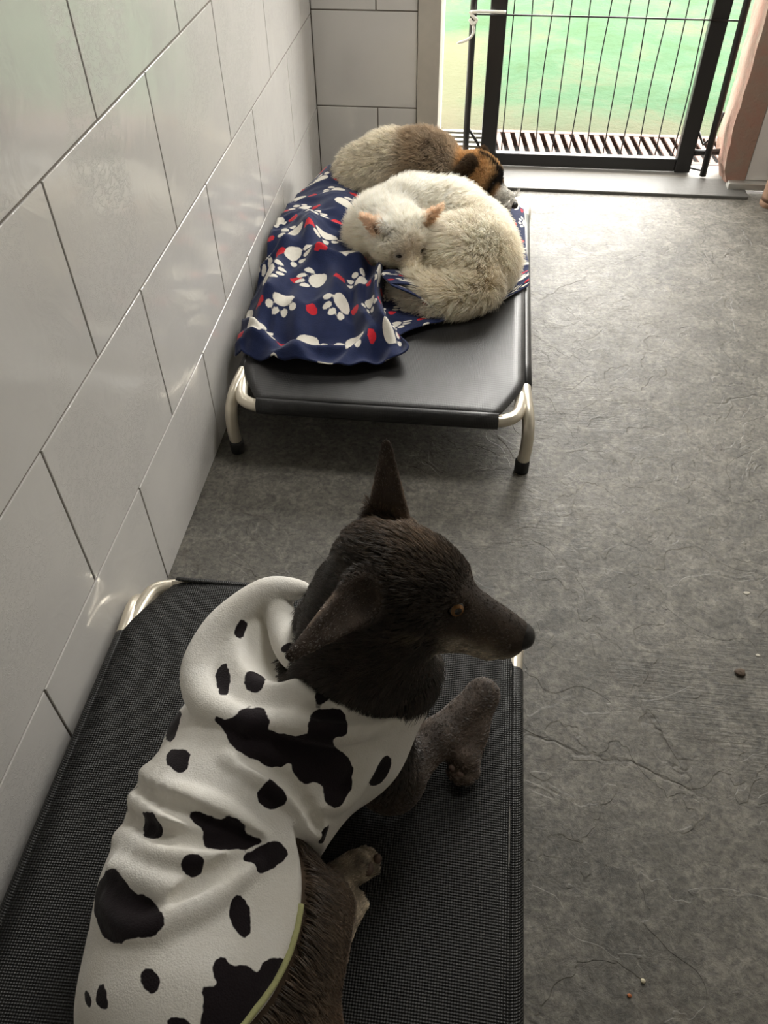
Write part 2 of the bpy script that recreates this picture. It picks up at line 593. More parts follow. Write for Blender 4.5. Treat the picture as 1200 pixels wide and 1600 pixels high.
t = NT('paw_print_fleece', rough=.9, spec=.15, sheen=.15)
p = t.pos()
nz = t.math('MULTIPLY', t.math('SUBTRACT', t.noise(p, 120, 3), .5), .004)
navy = t.mix(t.noise(p, 60, 4), (.0085, .014, .046), (.016, .025, .080))
mp = t.mapr(t.math('ADD', t.attr('paw'), nz), -.0008, .0008, 1, 0)
mh = t.mapr(t.math('ADD', t.attr('heart'), nz), -.0008, .0008, 1, 0)
t.col(t.mix(mp, t.mix(mh, navy, (.52, .018, .03)), t.mix(t.noise(p, 90, 3), (.62, .58, .50), (.78, .75, .68))))
t.bump(t.noise(p, 350, 3), .4, .003)
M_BLANKET = t.m

def hair_mat(name, rough=.55, spec=.3, gain=1.0, trans=0):
    t = NT(name, rough=rough, spec=spec)
    c = t.attr('fcol', 'Color')
    t.col(c)
    if trans:
        tr = t.n('ShaderNodeBsdfTranslucent'); t.l(c, tr.inputs['Color'])
        mx = t.n('ShaderNodeMixShader'); mx.inputs[0].default_value = trans
        t.l(t.b.outputs[0], mx.inputs[1]); t.l(tr.outputs[0], mx.inputs[2])
        t.l(mx.outputs[0], t.t.nodes['Material Output'].inputs['Surface'])
    return t.m
def skin_mat(name, rough=.7):
    t = NT(name, rough=rough, spec=.2)
    t.col(t.attr('skin', 'Color'))
    t.bump(t.noise(t.pos(), 220, 4), .4, .003)
    return t.m
M_FUR_DARK = hair_mat('dark_short_fur', .36, .6)
M_FUR_WHITE = hair_mat('white_fluffy_fur', .7, .15, trans=.45)
M_FUR_TAN = hair_mat('tan_fluffy_fur', .7, .15, trans=.3)
M_SKIN = skin_mat('dog_skin')
M_NOSE = simple('wet_black_nose', (.010, .008, .008), .32, bump=(400, .4, .001))
M_EYE = simple('eye_dark', (.010, .006, .004), .08)
M_IRIS = simple('amber_iris', (.20, .095, .032), .1)
M_PAD = simple('paw_pad', (.10, .062, .045), .6, bump=(300, .4, .001))
M_CLAW = simple('claw_horn', (.16, .12, .09), .4)

# ------------------------------------------------------------------ the room
YB = 3.34          # inner face of the back wall
ZC = 2.6           # ceiling
def struct(name, mb, mat, **kw):
    return tag(mb.build(name, mat, **kw), kind='structure')

struct('floor', MB().box((-.05, -1.5, -.08), (2.35, 3.40, 0)), M_FLOOR)

def tile_geo(lx, ly, th=.008, b=.0009):
    """a tile standing proud: bevelled rectangular slab, face up in +z, centred"""
    V = []
    for s, z in ((0, 0), (0, th - b), (b, th)):
        for x, y in ((-1, -1), (1, -1), (1, 1), (-1, 1)):
            V.append((x * (lx / 2 - s), y * (ly / 2 - s), z))
    F = []
    for k in range(2):
        for i in range(4):
            j = (i + 1) % 4
            F.append((4 * k + i, 4 * k + j, 4 * k + 4 + j, 4 * k + 4 + i))
    F.append((8, 9, 10, 11))
    return np.array(V), F

def lay_tiles(wall, rects, origin, eu, ev, en):
    """rects in wall coordinates (u0,v0,u1,v1); alike tiles share a mesh"""
    eu, ev, en, origin = map(np.array, (eu, ev, en, origin))
    cache = {}
    wl = wloc(wall)
    for (u0, v0, u1, v1) in rects:
        key = (round(u1 - u0, 4), round(v1 - v0, 4))
        c = origin + eu * (u0 + u1) / 2 + ev * (v0 + v1) / 2
        if key not in cache:
            V, F = tile_geo(*key)
            W = V[:, :1] * eu + V[:, 1:2] * ev + V[:, 2:] * en + c
            if np.linalg.det(np.stack([eu, ev, en])) < 0:
                F = [tuple(reversed(f)) for f in F]
            cache[key] = mesh_obj('tile', W, F, M_TILE, wall, origin=c)
        else:
            copy_piece(cache[key], c - wl, wall)

G = .0052
wl = struct('wall_left', MB().box((-.15, -1.5, -.08), (-.0028, YB + .3, ZC + .1)), M_GROUT, origin=(-.08, 1, 0))
rows = [0.0, .302, .632, .962, 1.292, 1.622, 1.952, 2.282, ZC]
rects = []
for i in range(len(rows) - 1):
    ph = 1.168 if i % 2 == 0 else .912
    ys = [-1.5] + [ph + .4965 * k for k in range(-6, 6) if -1.5 < ph + .4965 * k < YB - .02] + [YB]
    for a, b in zip(ys[:-1], ys[1:]):
        rects.append((a + G / 2, rows[i] + (G / 2 if i else .002), b - G / 2, rows[i + 1] - G / 2))
lay_tiles(wl, rects, (-.008, 0, 0), (0, 1, 0), (0, 0, 1), (1, 0, 0))

# back wall left of the doorway, and above it
XJ = .398
wb_ = MB().box((-.15, YB + .0028, -.08), (XJ, YB + .28, ZC + .1))
wb_.box((XJ, YB + .0028, 2.15), (2.35, YB + .28, ZC + .1))
wbk = struct('wall_back', wb_, M_GROUT, origin=(.2, YB, 0))
brow = [0.0, .311, .645, .975, 1.305, 1.635, 1.965, 2.295, ZC]
rects = []
for i in range(len(brow) - 1):
    xs = [0.0, .243, XJ] if i % 2 == 0 else [0.0, XJ]
    for a, b in zip(xs[:-1], xs[1:]):
        rects.append((a + G / 2, brow[i] + G / 2, b - G / 2, brow[i + 1] - G / 2))
for x0 in (XJ, XJ + .497, XJ + .994, XJ + 1.491):
    rects.append((x0 + G / 2, 2.155, min(x0 + .497, 2.35) - G / 2, ZC - .12))
lay_tiles(wbk, rects, (0, YB + .008, 0), (1, 0, 0), (0, 0, 1), (0, -1, 0))

# door frame: jamb strip at the left
mj = MB().box((XJ, YB - .012, 0), (.482, YB + .03, 2.15)).box((.462, YB + .03, 0), (.482, YB + .25, 2.15))
struct('trim_1', mj, M_JAMB, bevel=.003)

# right side of the doorway: broken pink plaster reveal, tiled pier and the metal profile under it
XP = 1.685
V, F = [], []
ny, nz = 8, 60
for s in range(2):
    for j in range(nz + 1):
        z = 2.15 * j / nz
        for i in range(ny + 1):
            y = 3.436 + .20 * i / ny
            rough_ = .004 * (vnoise(np.array([[y * 30, z * 22, 3.]]))[0] - .5) * 2 + .004 * (vnoise(np.array([[y * 10, z * 6, 5.]]))[0] - .5) * 2
            chip = .035 * max(0, 1 - z / .16) * (vnoise(np.array([[y * 25, z * 20, 8.]]))[0]) + (.03 * (1 - z / .06) if z < .06 else 0)
            V.append((XP - .045 + rough_ + chip if s == 0 else XP + .054, y, z))
W_ = ny + 1
off = (nz + 1) * W_
for j in range(nz):
    for i in range(ny):
        a = j * W_ + i
        F.append((a, a + W_, a + W_ + 1, a + 1))
        F.append((off + a, off + a + 1, off + a + W_ + 1, off + a + W_))
    for i in (0, ny):
        a = j * W_ + i
        q = (a, off + a, off + a + W_, a + W_)
        F.append(q if i == 0 else q[::-1])
tag(mesh_obj('trim_2', V, F, M_PLASTER, smooth=False), kind='structure')
wr_ = MB().box((XP + .055, 3.443, .035), (2.35, 3.62, 2.15))
wrp = struct('wall_back_pier', wr_, M_GROUT, origin=(1.9, 3.45, 0))
rects = []
xs = [XP + .055, 2.0, 2.35]
for i in range(7):
    z0, z1 = (.035 if i == 0 else .42 + .33 * (i - 1)), min(.42 + .33 * i, 2.15)
    for a, b in zip(xs[:-1], xs[1:]):
        rects.append((a + G / 2, z0 + G / 2, b - G / 2, z1 - G / 2))
lay_tiles(wrp, rects, (0, 3.448, 0), (1, 0, 0), (0, 0, 1), (0, -1, 0))
struct('trim_3', MB().box((XP - .012, 3.405, .006), (2.3, 3.452, .036)), M_ALUBAR, bevel=.003)

# right wall, rear wall, ceiling with an unseen opening added for daylight
wrt = struct('wall_right', MB().box((2.35, -1.5, -.08), (2.5, 3.62, ZC + .1)), M_PAINTW)
mr = MB().box((-.15, -1.6, -.08), (2.5, -1.45, ZC + .1))
struct('wall_rear', mr, M_PAINTW)
mc = MB().box((-.15, -1.6, ZC), (2.5, 1.9, ZC + .1)).box((-.15, 2.5, ZC), (2.5, 3.62, ZC + .1)).box((-.15, 1.9, ZC), (.9, 2.5, ZC + .1)).box((1.8, 1.9, ZC), (2.5, 2.5, ZC + .1))
struct('ceiling', mc, M_CEIL)
struct('added_shade_eave', MB().box((-2, 3.62, ZC), (5, 4.1, ZC + .08)), M_CEIL)  # unseen overhang, added to shade the yard

# threshold
struct('trim_4', MB().box((.482, 3.34, -.02), (XP + .06, 3.505, .012)), M_SILL, bevel=.004)
struct('trim_5', MB().box((.482, 3.505, -.02), (XP + .06, 3.652, .004)), M_SILLW, bevel=.003)

# yard, and what closes it off further out
YV, YF = [], []
nx_, ny_ = 60, 60
for j in range(ny_ + 1):
    for i in range(nx_ + 1):
        x, y = -6 + 14 * i / nx_, 3.980 + 8 * (j / ny_) ** 1.6
        YV.append((x, y, -.012 + .03 * (vnoise(np.array([[x * 2, y * 2, 1.]]))[0] - .5) * min(1, (y - 3.97) * 3)))
for j in range(ny_):
    for i in range(nx_):
        a = j * (nx_ + 1) + i
        YF.append((a, a + 1, a + nx_ + 2, a + nx_ + 1))
tag(mesh_obj('ground_yard', YV, YF, M_YARD, smooth=True), kind='structure')
struct('ground_kerb', MB().box((-6, 3.62, -.3), (8, 3.98, -.07)), M_DARK)
struct('wall_yard_far', MB().box((-6, 11.9, -.1), (8, 12.1, 2.4)), M_PAINTW)

# ------------------------------------------------------------------ drain grates outside the door
dg = empty('drain_grate', (1.25, 3.82, -.02))
tag(dg, 'pinkish terracotta slotted drain grate outside the doorway behind the gate', 'drain grate')
GX0, GX1, GY0, GY1 = .70, 1.90, 3.655, 3.975
MB().box((GX0, GY0, -.068), (GX1, GY0 + .028, .004)).box((GX0, GY1 - .03, -.068), (GX1, GY1, .004)).build('frame', M_TERRA, dg)
MB().box((GX0, GY0 + .001, -.069), (GX1, GY1, -.055)).build('channel', M_DARK, dg)
ns = 27
first = None
for i in range(ns):
    x = GX0 + .012 + (GX1 - GX0 - .024) * i / (ns - 1)
    if first is None:
        sk = -.03
        V = [(x - .0115, GY0 + .028, -.004), (x + .0115, GY0 + .028, -.004), (x + .0115 + sk, GY1 - .03, -.004), (x - .0115 + sk, GY1 - .03, -.004)]
        V += [(a, b, .003) for a, b, c in V]
        first = mesh_obj('slat', V, BOXF, M_TERRA, dg, origin=(x, GY0, -.03))
    else:
        copy_piece(first, np.array((x, GY0, -.03)) - wloc(dg), dg)
mg = empty('metal_grate', (.57, 3.84, -.02))
tag(mg, 'small grey metal slatted grate beside the door frame left of the gate', 'drain grate')
MB().box((.42, 3.70, -.069), (.655, 3.978, -.035)).build('channel', M_DARK, mg)
for i in range(5):
    y = 3.73 + .052 * i
    MB().box((.42, y, -.03), (.655, y + .024, .002)).build('slat', M_STEEL, mg)

# ------------------------------------------------------------------ the wire gate
gt = empty('gate', (1.1, 3.6, 0))
tag(gt, 'black metal pet gate with thin vertical wires standing across the doorway', 'gate')
GY = 3.575
MB().box((.655, GY - .02, .006), (.72, GY + .02, 1.5)).build('post', M_BLACKMETAL, gt, bevel=.004)
MB().box((1.478, GY - .02, .008), (1.543, GY + .02, 1.5)).build('post', M_BLACKMETAL, gt, bevel=.004)
MB().box((.72, GY - .016, .010), (1.478, GY + .016, .062)).build('bottom_rail', M_BLACKMETAL, gt, bevel=.004)
MB().box((.72, GY - .016, 1.44), (1.478, GY + .016, 1.5)).build('top_rail', M_BLACKMETAL, gt, bevel=.004)
for i in range(11):
    x = .745 + .0715 * i
    bow = .006 * math.sin(i * 2.1)
    MB().tube(smooth_path([(x, GY, .07), (x + bow, GY, .35), (x - bow, GY, .75), (x, GY, 1.46)], 5), .0026, 6).build('wire', M_BLACKMETAL, gt, smooth=True)
for z in (.585, 1.10):
    MB().tube([(.58, GY - .022, z), (1.1, GY - .024, z), (1.59, GY - .022, z - .004)], .0032, 6).build('cross_wire', M_BLACKMETAL, gt, smooth=True)
MB().tube([(.592, GY - .03, .035), (.592, GY - .03, 1.52)], .0135, 10).build('outer_tube', M_BLACKMETAL, gt, smooth=True)
MB().tube([(1.592, GY - .05, .012), (1.588, GY - .03, .6), (1.586, GY - .03, 1.52)], .0135, 10).build('outer_tube', M_BLACKMETAL, gt, smooth=True)
MB().tube([(.592, GY - .03, .04), (.655, GY - .005, .04)], .008, 8).build('hinge_pin', M_BLACKMETAL, gt, smooth=True)
MB().tube([(.60, GY - .02, .16), (.64, GY - .01, .10), (.657, GY, .06)], .006, 8).build('brace', M_BLACKMETAL, gt, smooth=True)
MB().tube([(1.54, GY, .085), (1.66, GY + .01, .09)], .0125, 10).build('hinge_pin', M_BLACKMETAL, gt, smooth=True)
MB().tube([(1.543, GY, .17), (1.57, GY - .015, .125), (1.60, GY - .03, .17), (1.612, GY - .03, .26)], .006, 8).build('latch', M_BLACKMETAL, gt, smooth=True)
MB().tube([(1.53, GY - .01, .028), (1.59, GY - .045, .03)], .004, 8).build('foot_link', M_BLACKMETAL, gt, smooth=True)

st = empty('tie_string', (.6, GY - .04, .5))
tag(st, 'knotted white string tied round the upper left tube of the gate', 'string')
MB().tube(smooth_path([(.585, GY - .05, .60), (.62, GY - .05, .602), (.66, GY - .034, .598), (.715, GY - .03, .596)], 6), .006, 8).build('loop', M_STRING, st, smooth=True)
MB().tube(smooth_path([(.578, GY - .044, .60), (.592, GY - .05, .585), (.606, GY - .045, .572), (.592, GY - .052, .56), (.58, GY - .045, .575)], 6), .006, 8).build('knot', M_STRING, st, smooth=True)
MB().tube(smooth_path([(.59, GY - .048, .57), (.597, GY - .05, .53), (.575, GY - .05, .505), (.535, GY - .045, .49)], 6), [.005] * 18 + [.002], 8).build('loose_end', M_STRING, st, smooth=True)

# wooden post at the right edge
wp = empty('wooden_post', (1.826, 3.30, 0))
tag(wp, 'worn brown rounded wooden post at the right edge beside the tiled pier', 'post')
MB().tube(smooth_path([(1.829, 3.30, 0), (1.826, 3.30, .015), (1.83, 3.30, .08), (1.84, 3.30, .6), (1.845, 3.3, 1.1)], 5), [.034, .04, .043, .044, .045] + [.045] * 16, 14).build('shaft', M_WOOD, wp, smooth=True)
MB().tube([(1.845, 3.3, 1.1), (1.845, 3.3, 1.13), (1.845, 3.3, 1.15)], [.047, .047, .03], 14).build('cap', M_WOOD, wp, smooth=True)

# ------------------------------------------------------------------ raised dog beds
def dog_bed(x0, x1, y0, y1, zt, mat, label, seam_mat, wrap_long=True):
    """x0..x1 outer faces of the long rails, y0..y1 outer faces of the end rails"""
    cx, cy = (x0 + x1) / 2, (y0 + y1) / 2
    root = empty('raised_dog_bed', (cx, cy, 0))
    tag(root, label, 'dog bed', 'raised cot beds')
    rt = .0165                       # tube radius
    W, L = (x1 - x0) / 2 - .02, (y1 - y0) / 2 - .02
    cX, cY = .065, .135              # cut corners of the sling
    zr = zt - .02
    P = lambda x, y, z: (cx + x, cy + y, z)
    # sling
    mb = MB()
    ys = np.concatenate([np.linspace(-L, -L + cY, 7), np.linspace(-L + cY, L - cY, 31)[1:], np.linspace(L - cY, L, 7)[1:]])
    nxs = 25
    V, F = [], []
    sag = lambda u, v: .012 * (1 - u * u) * (1 - v ** 4)
    for y in ys:
        e = max(0, (abs(y) - (L - cY)) / cY)
        w = W - cX * e ** 1.3
        for i in range(nxs):
            u = -1 + 2 * i / (nxs - 1)
            dz = sag(u, y / L) + .010 * (e * abs(u) ** 6) + .0025 * (vnoise(np.array([[u * 3, y * 6, zt * 40 + cy]]))[0] - .5)
            V.append(P(u * w, y, zt - dz))
    for j in range(len(ys) - 1):
        for i in range(nxs - 1):
            a = j * nxs + i
            F.append((a, a + 1, a + nxs + 1, a + nxs))
    mb.add(V, F)
    ang = np.radians(np.linspace(90, -115, 11))
    for s in (-1, 1):               # sleeves round the long rails
        V, F = [], []
        yy = np.linspace(-L + cY, L - cY, 12)
        for y in yy:
            for a in ang:
                V.append(P(s * (W + .02 * math.cos(a)), y, zr + .02 * math.sin(a)))
        for j in range(len(yy) - 1):
            for k in range(10):
                q = j * 11 + k
                f = (q, q + 1, q + 12, q + 11)
                F.append(f[::-1] if s > 0 else f)
        mb.add(V, F)
    for s in (-1, 1):               # sleeves round the end rails, hanging a little lower
        V, F = [], []
        xx = np.linspace(-W + cX, W - cX, 12)
        for x in xx:
            for a in ang:
                V.append(P(x, s * (L + .020 * math.cos(a)), zr - .004 + .024 * math.sin(a)))
        for j in range(len(xx) - 1):
            for k in range(10):
                q = j * 11 + k
                f = (q, q + 1, q + 12, q + 11)
                F.append(f if s > 0 else f[::-1])
        mb.add(V, F)
    sl = mb.build('sling', mat, root, smooth=True)
    m = sl.modifiers.new('thickness', 'SOLIDIFY'); m.thickness = .0016; m.offset = 0
    # stitched seams
    for s in (-1, 1):
        MB().add([P(s * (W - .004) + d, y, zt + .0006 - .0006 * abs(d) / .0012) for y in (-L + cY + .01, L - cY - .01) for d in (-.0012, .0012)], [(0, 1, 3, 2)]).build('seam', seam_mat, sl)
    # rails, bent legs, end tubes, feet
    for s in (-1, 1):
        MB().tube([P(s * W, -L + cY - .02, zr), P(s * W, L - cY + .02, zr)], rt, 14).build('side_rail', M_ALU, root, smooth=True)
        MB().tube([P(-W + cX - .01, s * L, zr - .004), P(W - cX + .01, s * L, zr - .004)], rt, 14).build('end_rail', M_ALU, root, smooth=True)
    for sx_ in (-1, 1):
        for sy_ in (-1, 1):
            x = sx_ * (W + .003)
            pts = smooth_path([P(x, sy_ * (L - cY - .02), zr), P(x, sy_ * (L - .115), zr + .004), P(x + sx_ * .006, sy_ * (L - .06), zr - .004), P(x + sx_ * .012, sy_ * (L - .022), zr - .035),
                               P(x + sx_ * .013, sy_ * (L - .006), zr - .09), P(x + sx_ * .008, sy_ * (L - .002), .022)], 6)
            lg = MB().tube(pts, rt, 14).build('leg', M_ALU, root, smooth=True)
            b = np.array(P(x + sx_ * .008, sy_ * (L - .002), 0))
            MB().tube([b, b + (0, 0, .002), b + (0, 0, .036), b + (0, 0, .04)], [.017, .0195, .0195, .0175], 14).build('rubber_foot', M_RUBBER, lg, smooth=True)
            pts = smooth_path([P(sx_ * (W - cX - .02), sy_ * L, zr - .004), P(sx_ * (W - cX + .01), sy_ * L, zr - .004), P(sx_ * (W - .022), sy_ * (L - .018), zr), P(sx_ * (W - .010), sy_ * (L - .06), zr), P(sx_ * (W - .006), sy_ * (L - .11), zr)], 6)
            MB().tube(pts, rt, 14).build('corner_tube', M_ALU, root, smooth=True)
    return root
ZT = .192
bed_near = dog_bed(.018, .822, -.25, 1.035, ZT, M_MESH, 'black mesh raised dog bed in the foreground under the dog in spotted hoodie', M_SEAM)
bed_far = dog_bed(.048, .846, 1.612, 2.90, ZT, M_VINYL, 'black fabric raised dog bed near the gate with navy blanket on it', M_SEAM2)

# ------------------------------------------------------------------ dogs: shared pieces
def head_frame(S, F, roll=0.0):
    F = nrm(F)
    L = nrm(np.cross((0, 0, 1.0), F)); U = np.cross(F, L)
    c, s = math.cos(roll), math.sin(roll)
    L, U = c * L + s * U, -s * L + c * U
    return np.array(S, float), F, L, U
def uv_cap(c, d, r, ang, n=16, m=6, sy=1.0):
    """spherical cap round direction d"""
    d = nrm(d); a = np.array([0, 0, 1.0]) if abs(d[2]) < .9 else np.array([1.0, 0, 0])
    u = nrm(np.cross(a, d)); w = np.cross(d, u)
    V = [np.array(c) + r * d]; F = []
    for j in range(1, m + 1):
        t = ang * j / m
        for k in range(n):
            p = 2 * math.pi * k / n
            V.append(np.array(c) + r * (math.cos(t) * d + math.sin(t) * (math.cos(p) * u + sy * math.sin(p) * w)))
    for k in range(n):
        F.append((0, 1 + k, 1 + (k + 1) % n))
    for j in range(m - 1):
        for k in range(n):
            a_, b_ = 1 + j * n + k, 1 + j * n + (k + 1) % n
            F.append((a_, a_ + n, b_ + n, b_))
    return V, F
def make_eye(root, c, d, r):
    V, F = uv_cap(c, d, r, math.pi * .98, 20, 12)
    e = mesh_obj('eye', V, F, M_EYE, root, True, origin=c)
    V, F = uv_cap(c, d, r * 1.012, math.radians(48), 20, 5)
    mesh_obj('iris', V, F, M_IRIS, e, True)
    V, F = uv_cap(c, d, r * 1.024, math.radians(24), 20, 4)
    mesh_obj('pupil', V, F, M_EYE, e, True)
    return e
def blob(name, c, r, B, mat, parent, n=18, m=12):
    V = []; F = []
    B = np.asarray(B, float)
    for j in range(m + 1):
        t = math.pi * j / m
        for k in range(n):
            p = 2 * math.pi * k / n
            q = np.array([r[0] * math.sin(t) * math.cos(p), r[1] * math.sin(t) * math.sin(p), r[2] * math.cos(t)])
            V.append(np.array(c) + q @ B)
    for j in range(m):
        for k in range(n):
            a, b = j * n + k, j * n + (k + 1) % n
            F.append((a, a + n, b + n, b))
    return mesh_obj(name, V, F, mat, parent, True, origin=c)
def ear_shape(Fd, B, T, n, r1, r2, thin=3.2, scoop=.8, k=.012):
    """pointed ear: flattened cone with a scooped front facing n"""
    B, T, n = np.array(B), np.array(T), nrm(n)
    Fd.cone(B, T, r1, r2, k, (n, thin))
    b2, t2 = B + n * r1 * .32 + (T - B) * .06, B + (T - B) * .76 + n * r1 * .20
    Fd.cone(b2, t2, r1 * scoop, r2 * .6, .003, (n, thin), cut=True)
def lerp(a, b, t):
    return np.asarray(a)[None] * (1 - t[:, None]) + np.asarray(b)[None] * t[:, None]
def sstep(x, a, b):
    t = np.clip((x - a) / (b - a), 0, 1)
    return t * t * (3 - 2 * t)

# ------------------------------------------------------------------ foreground dog in the hoodie
root = empty('dog', (.40, .45, ZT - .01))
tag(root, 'dark brown prick-eared dog in white cow-print hoodie lying on the foreground bed', 'dog')
HS, HF, HL, HU = head_frame((.600, .742, .612), (.185, -.030, -.060), -.26)
hp = lambda f, l, u: HS + HF * f + HL * l + HU * u
HB = np.stack([HF, HL, HU])
Fd = Field((.14, -.02, .15), (.84, .96, .82), .0042)
# trunk
TR = [((.42, .13, .285), .105), ((.378, .25, .300), .124), ((.360, .37, .305), .126), ((.372, .48, .315), .128), ((.42, .59, .325), .132), ((.47, .655, .335), .118)]
for (a, ra), (b, rb) in zip(TR[:-1], TR[1:]):
    Fd.cone(a, b, ra - .009, rb - .009, .03)
# chest and neck
Fd.cone((.49, .66, .36), (.553, .732, .545), .096, .080, .05)
Fd.cone((.50, .65, .30), (.58, .70, .42), .105, .080, .04)
Fd.cone((.565, .70, .40), (.60, .715, .52), .065, .058, .03)
# skull
Fd.ell(hp(-.005, 0, 0), (.088, .066, .062), .03, HB)
Fd.ell(hp(.045, 0, .012), (.052, .050, .040), .025, HB)
for s in (-1, 1):
    Fd.ell(hp(.015, s * .034, -.034), (.062, .032, .046), .03, HB)
    Fd.ell(hp(.074, s * .030, .020), (.022, .018, .016), .015, HB)
Fd.cone(hp(.065, 0, -.016), hp(.188, 0, -.026), .043, .0255, .025)
Fd.cone(hp(.07, .012, -.034), hp(.182, .009, -.042), .034, .023, .015)
Fd.cone(hp(.07, -.012, -.034), hp(.182, -.009, -.042), .034, .023, .015)
Fd.cone(hp(.04, 0, -.060), hp(.168, 0, -.066), .036, .019, .012)
Fd.ell(hp(.02, 0, -.06), (.055, .045, .04), .03, HB)
Fd.ell(hp(.050, 0, -.080), (.066, .036, .034), .03, HB)
for s in (-1, 1):
    Fd.ell(hp(.094, s * .0385, .004), (.013, .010, .010), .008, HB, cut=True)
# mouth line
for s in (-1, 1):
    Fd.cone(hp(.068, s * .046, -.060), hp(.185, s * .023, -.060), .0035, .003, .004, cut=True)
# ears
EFB, EFT = hp(-.035, .050, .040), np.array((.570, .848, .752))
EFB = np.array((.578, .800, .640))
ear_shape(Fd, EFB, EFT, (-.15, -.85, .45), .036, .0095, thin=2.6)
ENB, ENT = np.array((.556, .664, .642)), np.array((.487, .552, .660))
ear_shape(Fd, ENB, ENT, (.55, -.55, .45), .040, .010, thin=2.6)
# right front leg, folded at the wrist
Fd.cone((.535, .64, .34), (.600, .600, .255), .075, .052, .03)
Fd.cone((.600, .600, .250), (.668, .688, .238), .044, .030, .025)
Fd.cone((.668, .688, .238), (.744, .782, .240), .030, .026, .02)
Fd.cone((.744, .782, .238), (.732, .715, .222), .027, .022, .015)
Fd.cone((.732, .715, .218), (.718, .668, .212), .022, .027, .015)
for dx, dy in ((-.016, -.022), (-.004, -.032), (.010, -.031), (.020, -.020)):
    Fd.cone((.718 + dx * .6, .672, .212), (.716 + dx, .668 + dy, .206), .012, .0105, .006)
# left front leg tucked forward under the chest
Fd.cone((.50, .70, .30), (.585, .80, .225), .06, .036, .03)
Fd.cone((.585, .80, .222), (.635, .845, .216), .032, .028, .02)
# right thigh and hind feet
Fd.ell((.468, .340, .272), (.088, .125, .095), .03)
Fd.cone((.50, .25, .25), (.520, .395, .235), .062, .052, .03)
Fd.cone((.44, .20, .25), (.53, .24, .225), .08, .045, .03)
Fd.cone((.525, .330, .214), (.556, .402, .214), .024, .022, .015)
Fd.cone((.505, .425, .214), (.562, .470, .218), .027, .025, .015)
for (bx, by), d in (((.556, .402), nrm((.35, .94, 0))), ((.562, .470), nrm((.8, .6, 0)))):
    pz = np.array((-d[1], d[0], 0))
    for q in (-.017, -.006, .006, .017):
        b0 = np.array((bx, by, .214)) + pz * q * .7
        Fd.cone(b0, b0 + d * (.030 if abs(q) < .01 else .022) + pz * q * .3, .0105, .0085, .006)
# tail curled beside the rump
Fd.chain([(.42, .08, .26), (.50, .06, .22), (.57, .12, .208), (.60, .20, .206)], [.035, .026, .02, .012], .02)
Fd.S = smax(Fd.S, (ZT - .001) - np.broadcast_to(Fd.ax[2][None, None, :], Fd.S.shape), .004)
Fd.ell((.395, .675, .505), (.068, .085, .085), .015, cut=True)
Vb, Fb = Fd.mesh()
Vb = relax(Vb, Fb, 1, .4)
near_body_field = Fd

def hm_(q):
    return (np.abs(q[:, 1]) < .075) & (q[:, 2] > -.12)
def near_cols(P):
    q = (P - HS) @ HB.T                     # head coordinates
    c = np.tile(np.array([[.042, .031, .024]]), (len(P), 1))
    brown = np.array((.25, .18, .125))
    # brown crown with light on the head top painted in, brown cheeks and limbs
    crown = np.exp(-((q[:, 0] + .01) / .06) ** 2 - ((q[:, 1] - .015) / .05) ** 2) * (q[:, 2] > 0)
    c = lerp0(c, brown, np.clip(crown * .8, 0, 1))
    limb = sstep(P[:, 2], .30, .22)
    c = lerp0(c, (.150, .108, .082), limb * .6)
    thigh = sstep(P[:, 1], .47, .42) * sstep(P[:, 0], .40, .46)
    c = lerp0(c, (.120, .080, .052), thigh * .8)
    rust = np.exp(-((P[:, 1] - .22) / .05) ** 2) * sstep(P[:, 2], .30, .24)
    c = lerp0(c, (.105, .050, .022), rust * .7)
    c = lerp0(c, (.085, .062, .047), sstep(q[:, 0], .06, .11) * sstep(np.abs(q[:, 1]), .008, .025) * hm_(q) * .8)
    # grizzled lips and chin
    hm = (np.abs(q[:, 1]) < .07) & (q[:, 2] > -.11)
    lip = sstep(q[:, 0], .085, .12) * sstep(q[:, 2], -.028, -.056) * hm
    c = lerp0(c, (.55, .47, .37), lip * .9 * (.45 + .9 * vnoise(P * 90)))
    dot = np.exp(-(((q[:, 0] - .155) / .016) ** 2 + ((q[:, 2] + .030) / .012) ** 2))
    c = lerp0(c, (.30, .23, .16), dot * .6)
    cheek = np.exp(-(((q[:, 0] - .055) / .02) ** 2 + ((q[:, 2] + .05) / .012) ** 2))
    c = lerp0(c, (.16, .12, .08), cheek * .6)
    # pale toes of the hind feet, white bib
    toes = sstep(P[:, 0], .520, .540) * sstep(P[:, 1], .53, .515) * sstep(P[:, 1], .33, .37) * sstep(P[:, 2], .250, .232)
    c = lerp0(c, (.55, .46, .34), toes * .85 * (.4 + .9 * vnoise(P * 60)))
    bib = np.exp(-(((P[:, 0] - .64) / .03) ** 2 + ((P[:, 1] - .735) / .03) ** 2 + ((P[:, 2] - .36) / .06) ** 2))
    c = lerp0(c, (.6, .56, .5), bib * .9)
    ed = np.minimum(d_cone(P, EFB, EFT, .0, .0), d_cone(P, ENB, ENT, 0., 0.))
    ew = sstep(ed, .045, .03) * (P[:, 2] > .58) * ((q[:, 1] < -.062) | (q[:, 2] > .062))
    c = lerp0(c, (.075, .054, .042), ew * .75)
    for B_, T_, r_ in ((EFB, EFT, .036), (ENB, ENT, .040)):
        t_ = np.clip((P - B_) @ (T_ - B_) / ((T_ - B_) @ (T_ - B_)), 0, 1)
        rim = sstep(np.linalg.norm(P - B_ - t_[:, None] * (T_ - B_), axis=1) / (r_ + (.010 - r_) * t_), .88, 1.0)
        c = lerp0(c, (.26, .19, .14), rim * sstep(t_, .2, .4) * ew)
    return c * (.65 + .7 * vnoise(P * 60))[:, None]
def lerp0(c, col, t):
    t = np.clip(t, 0, 1)[:, None]
    return c * (1 - t) + np.asarray(col)[None] * t

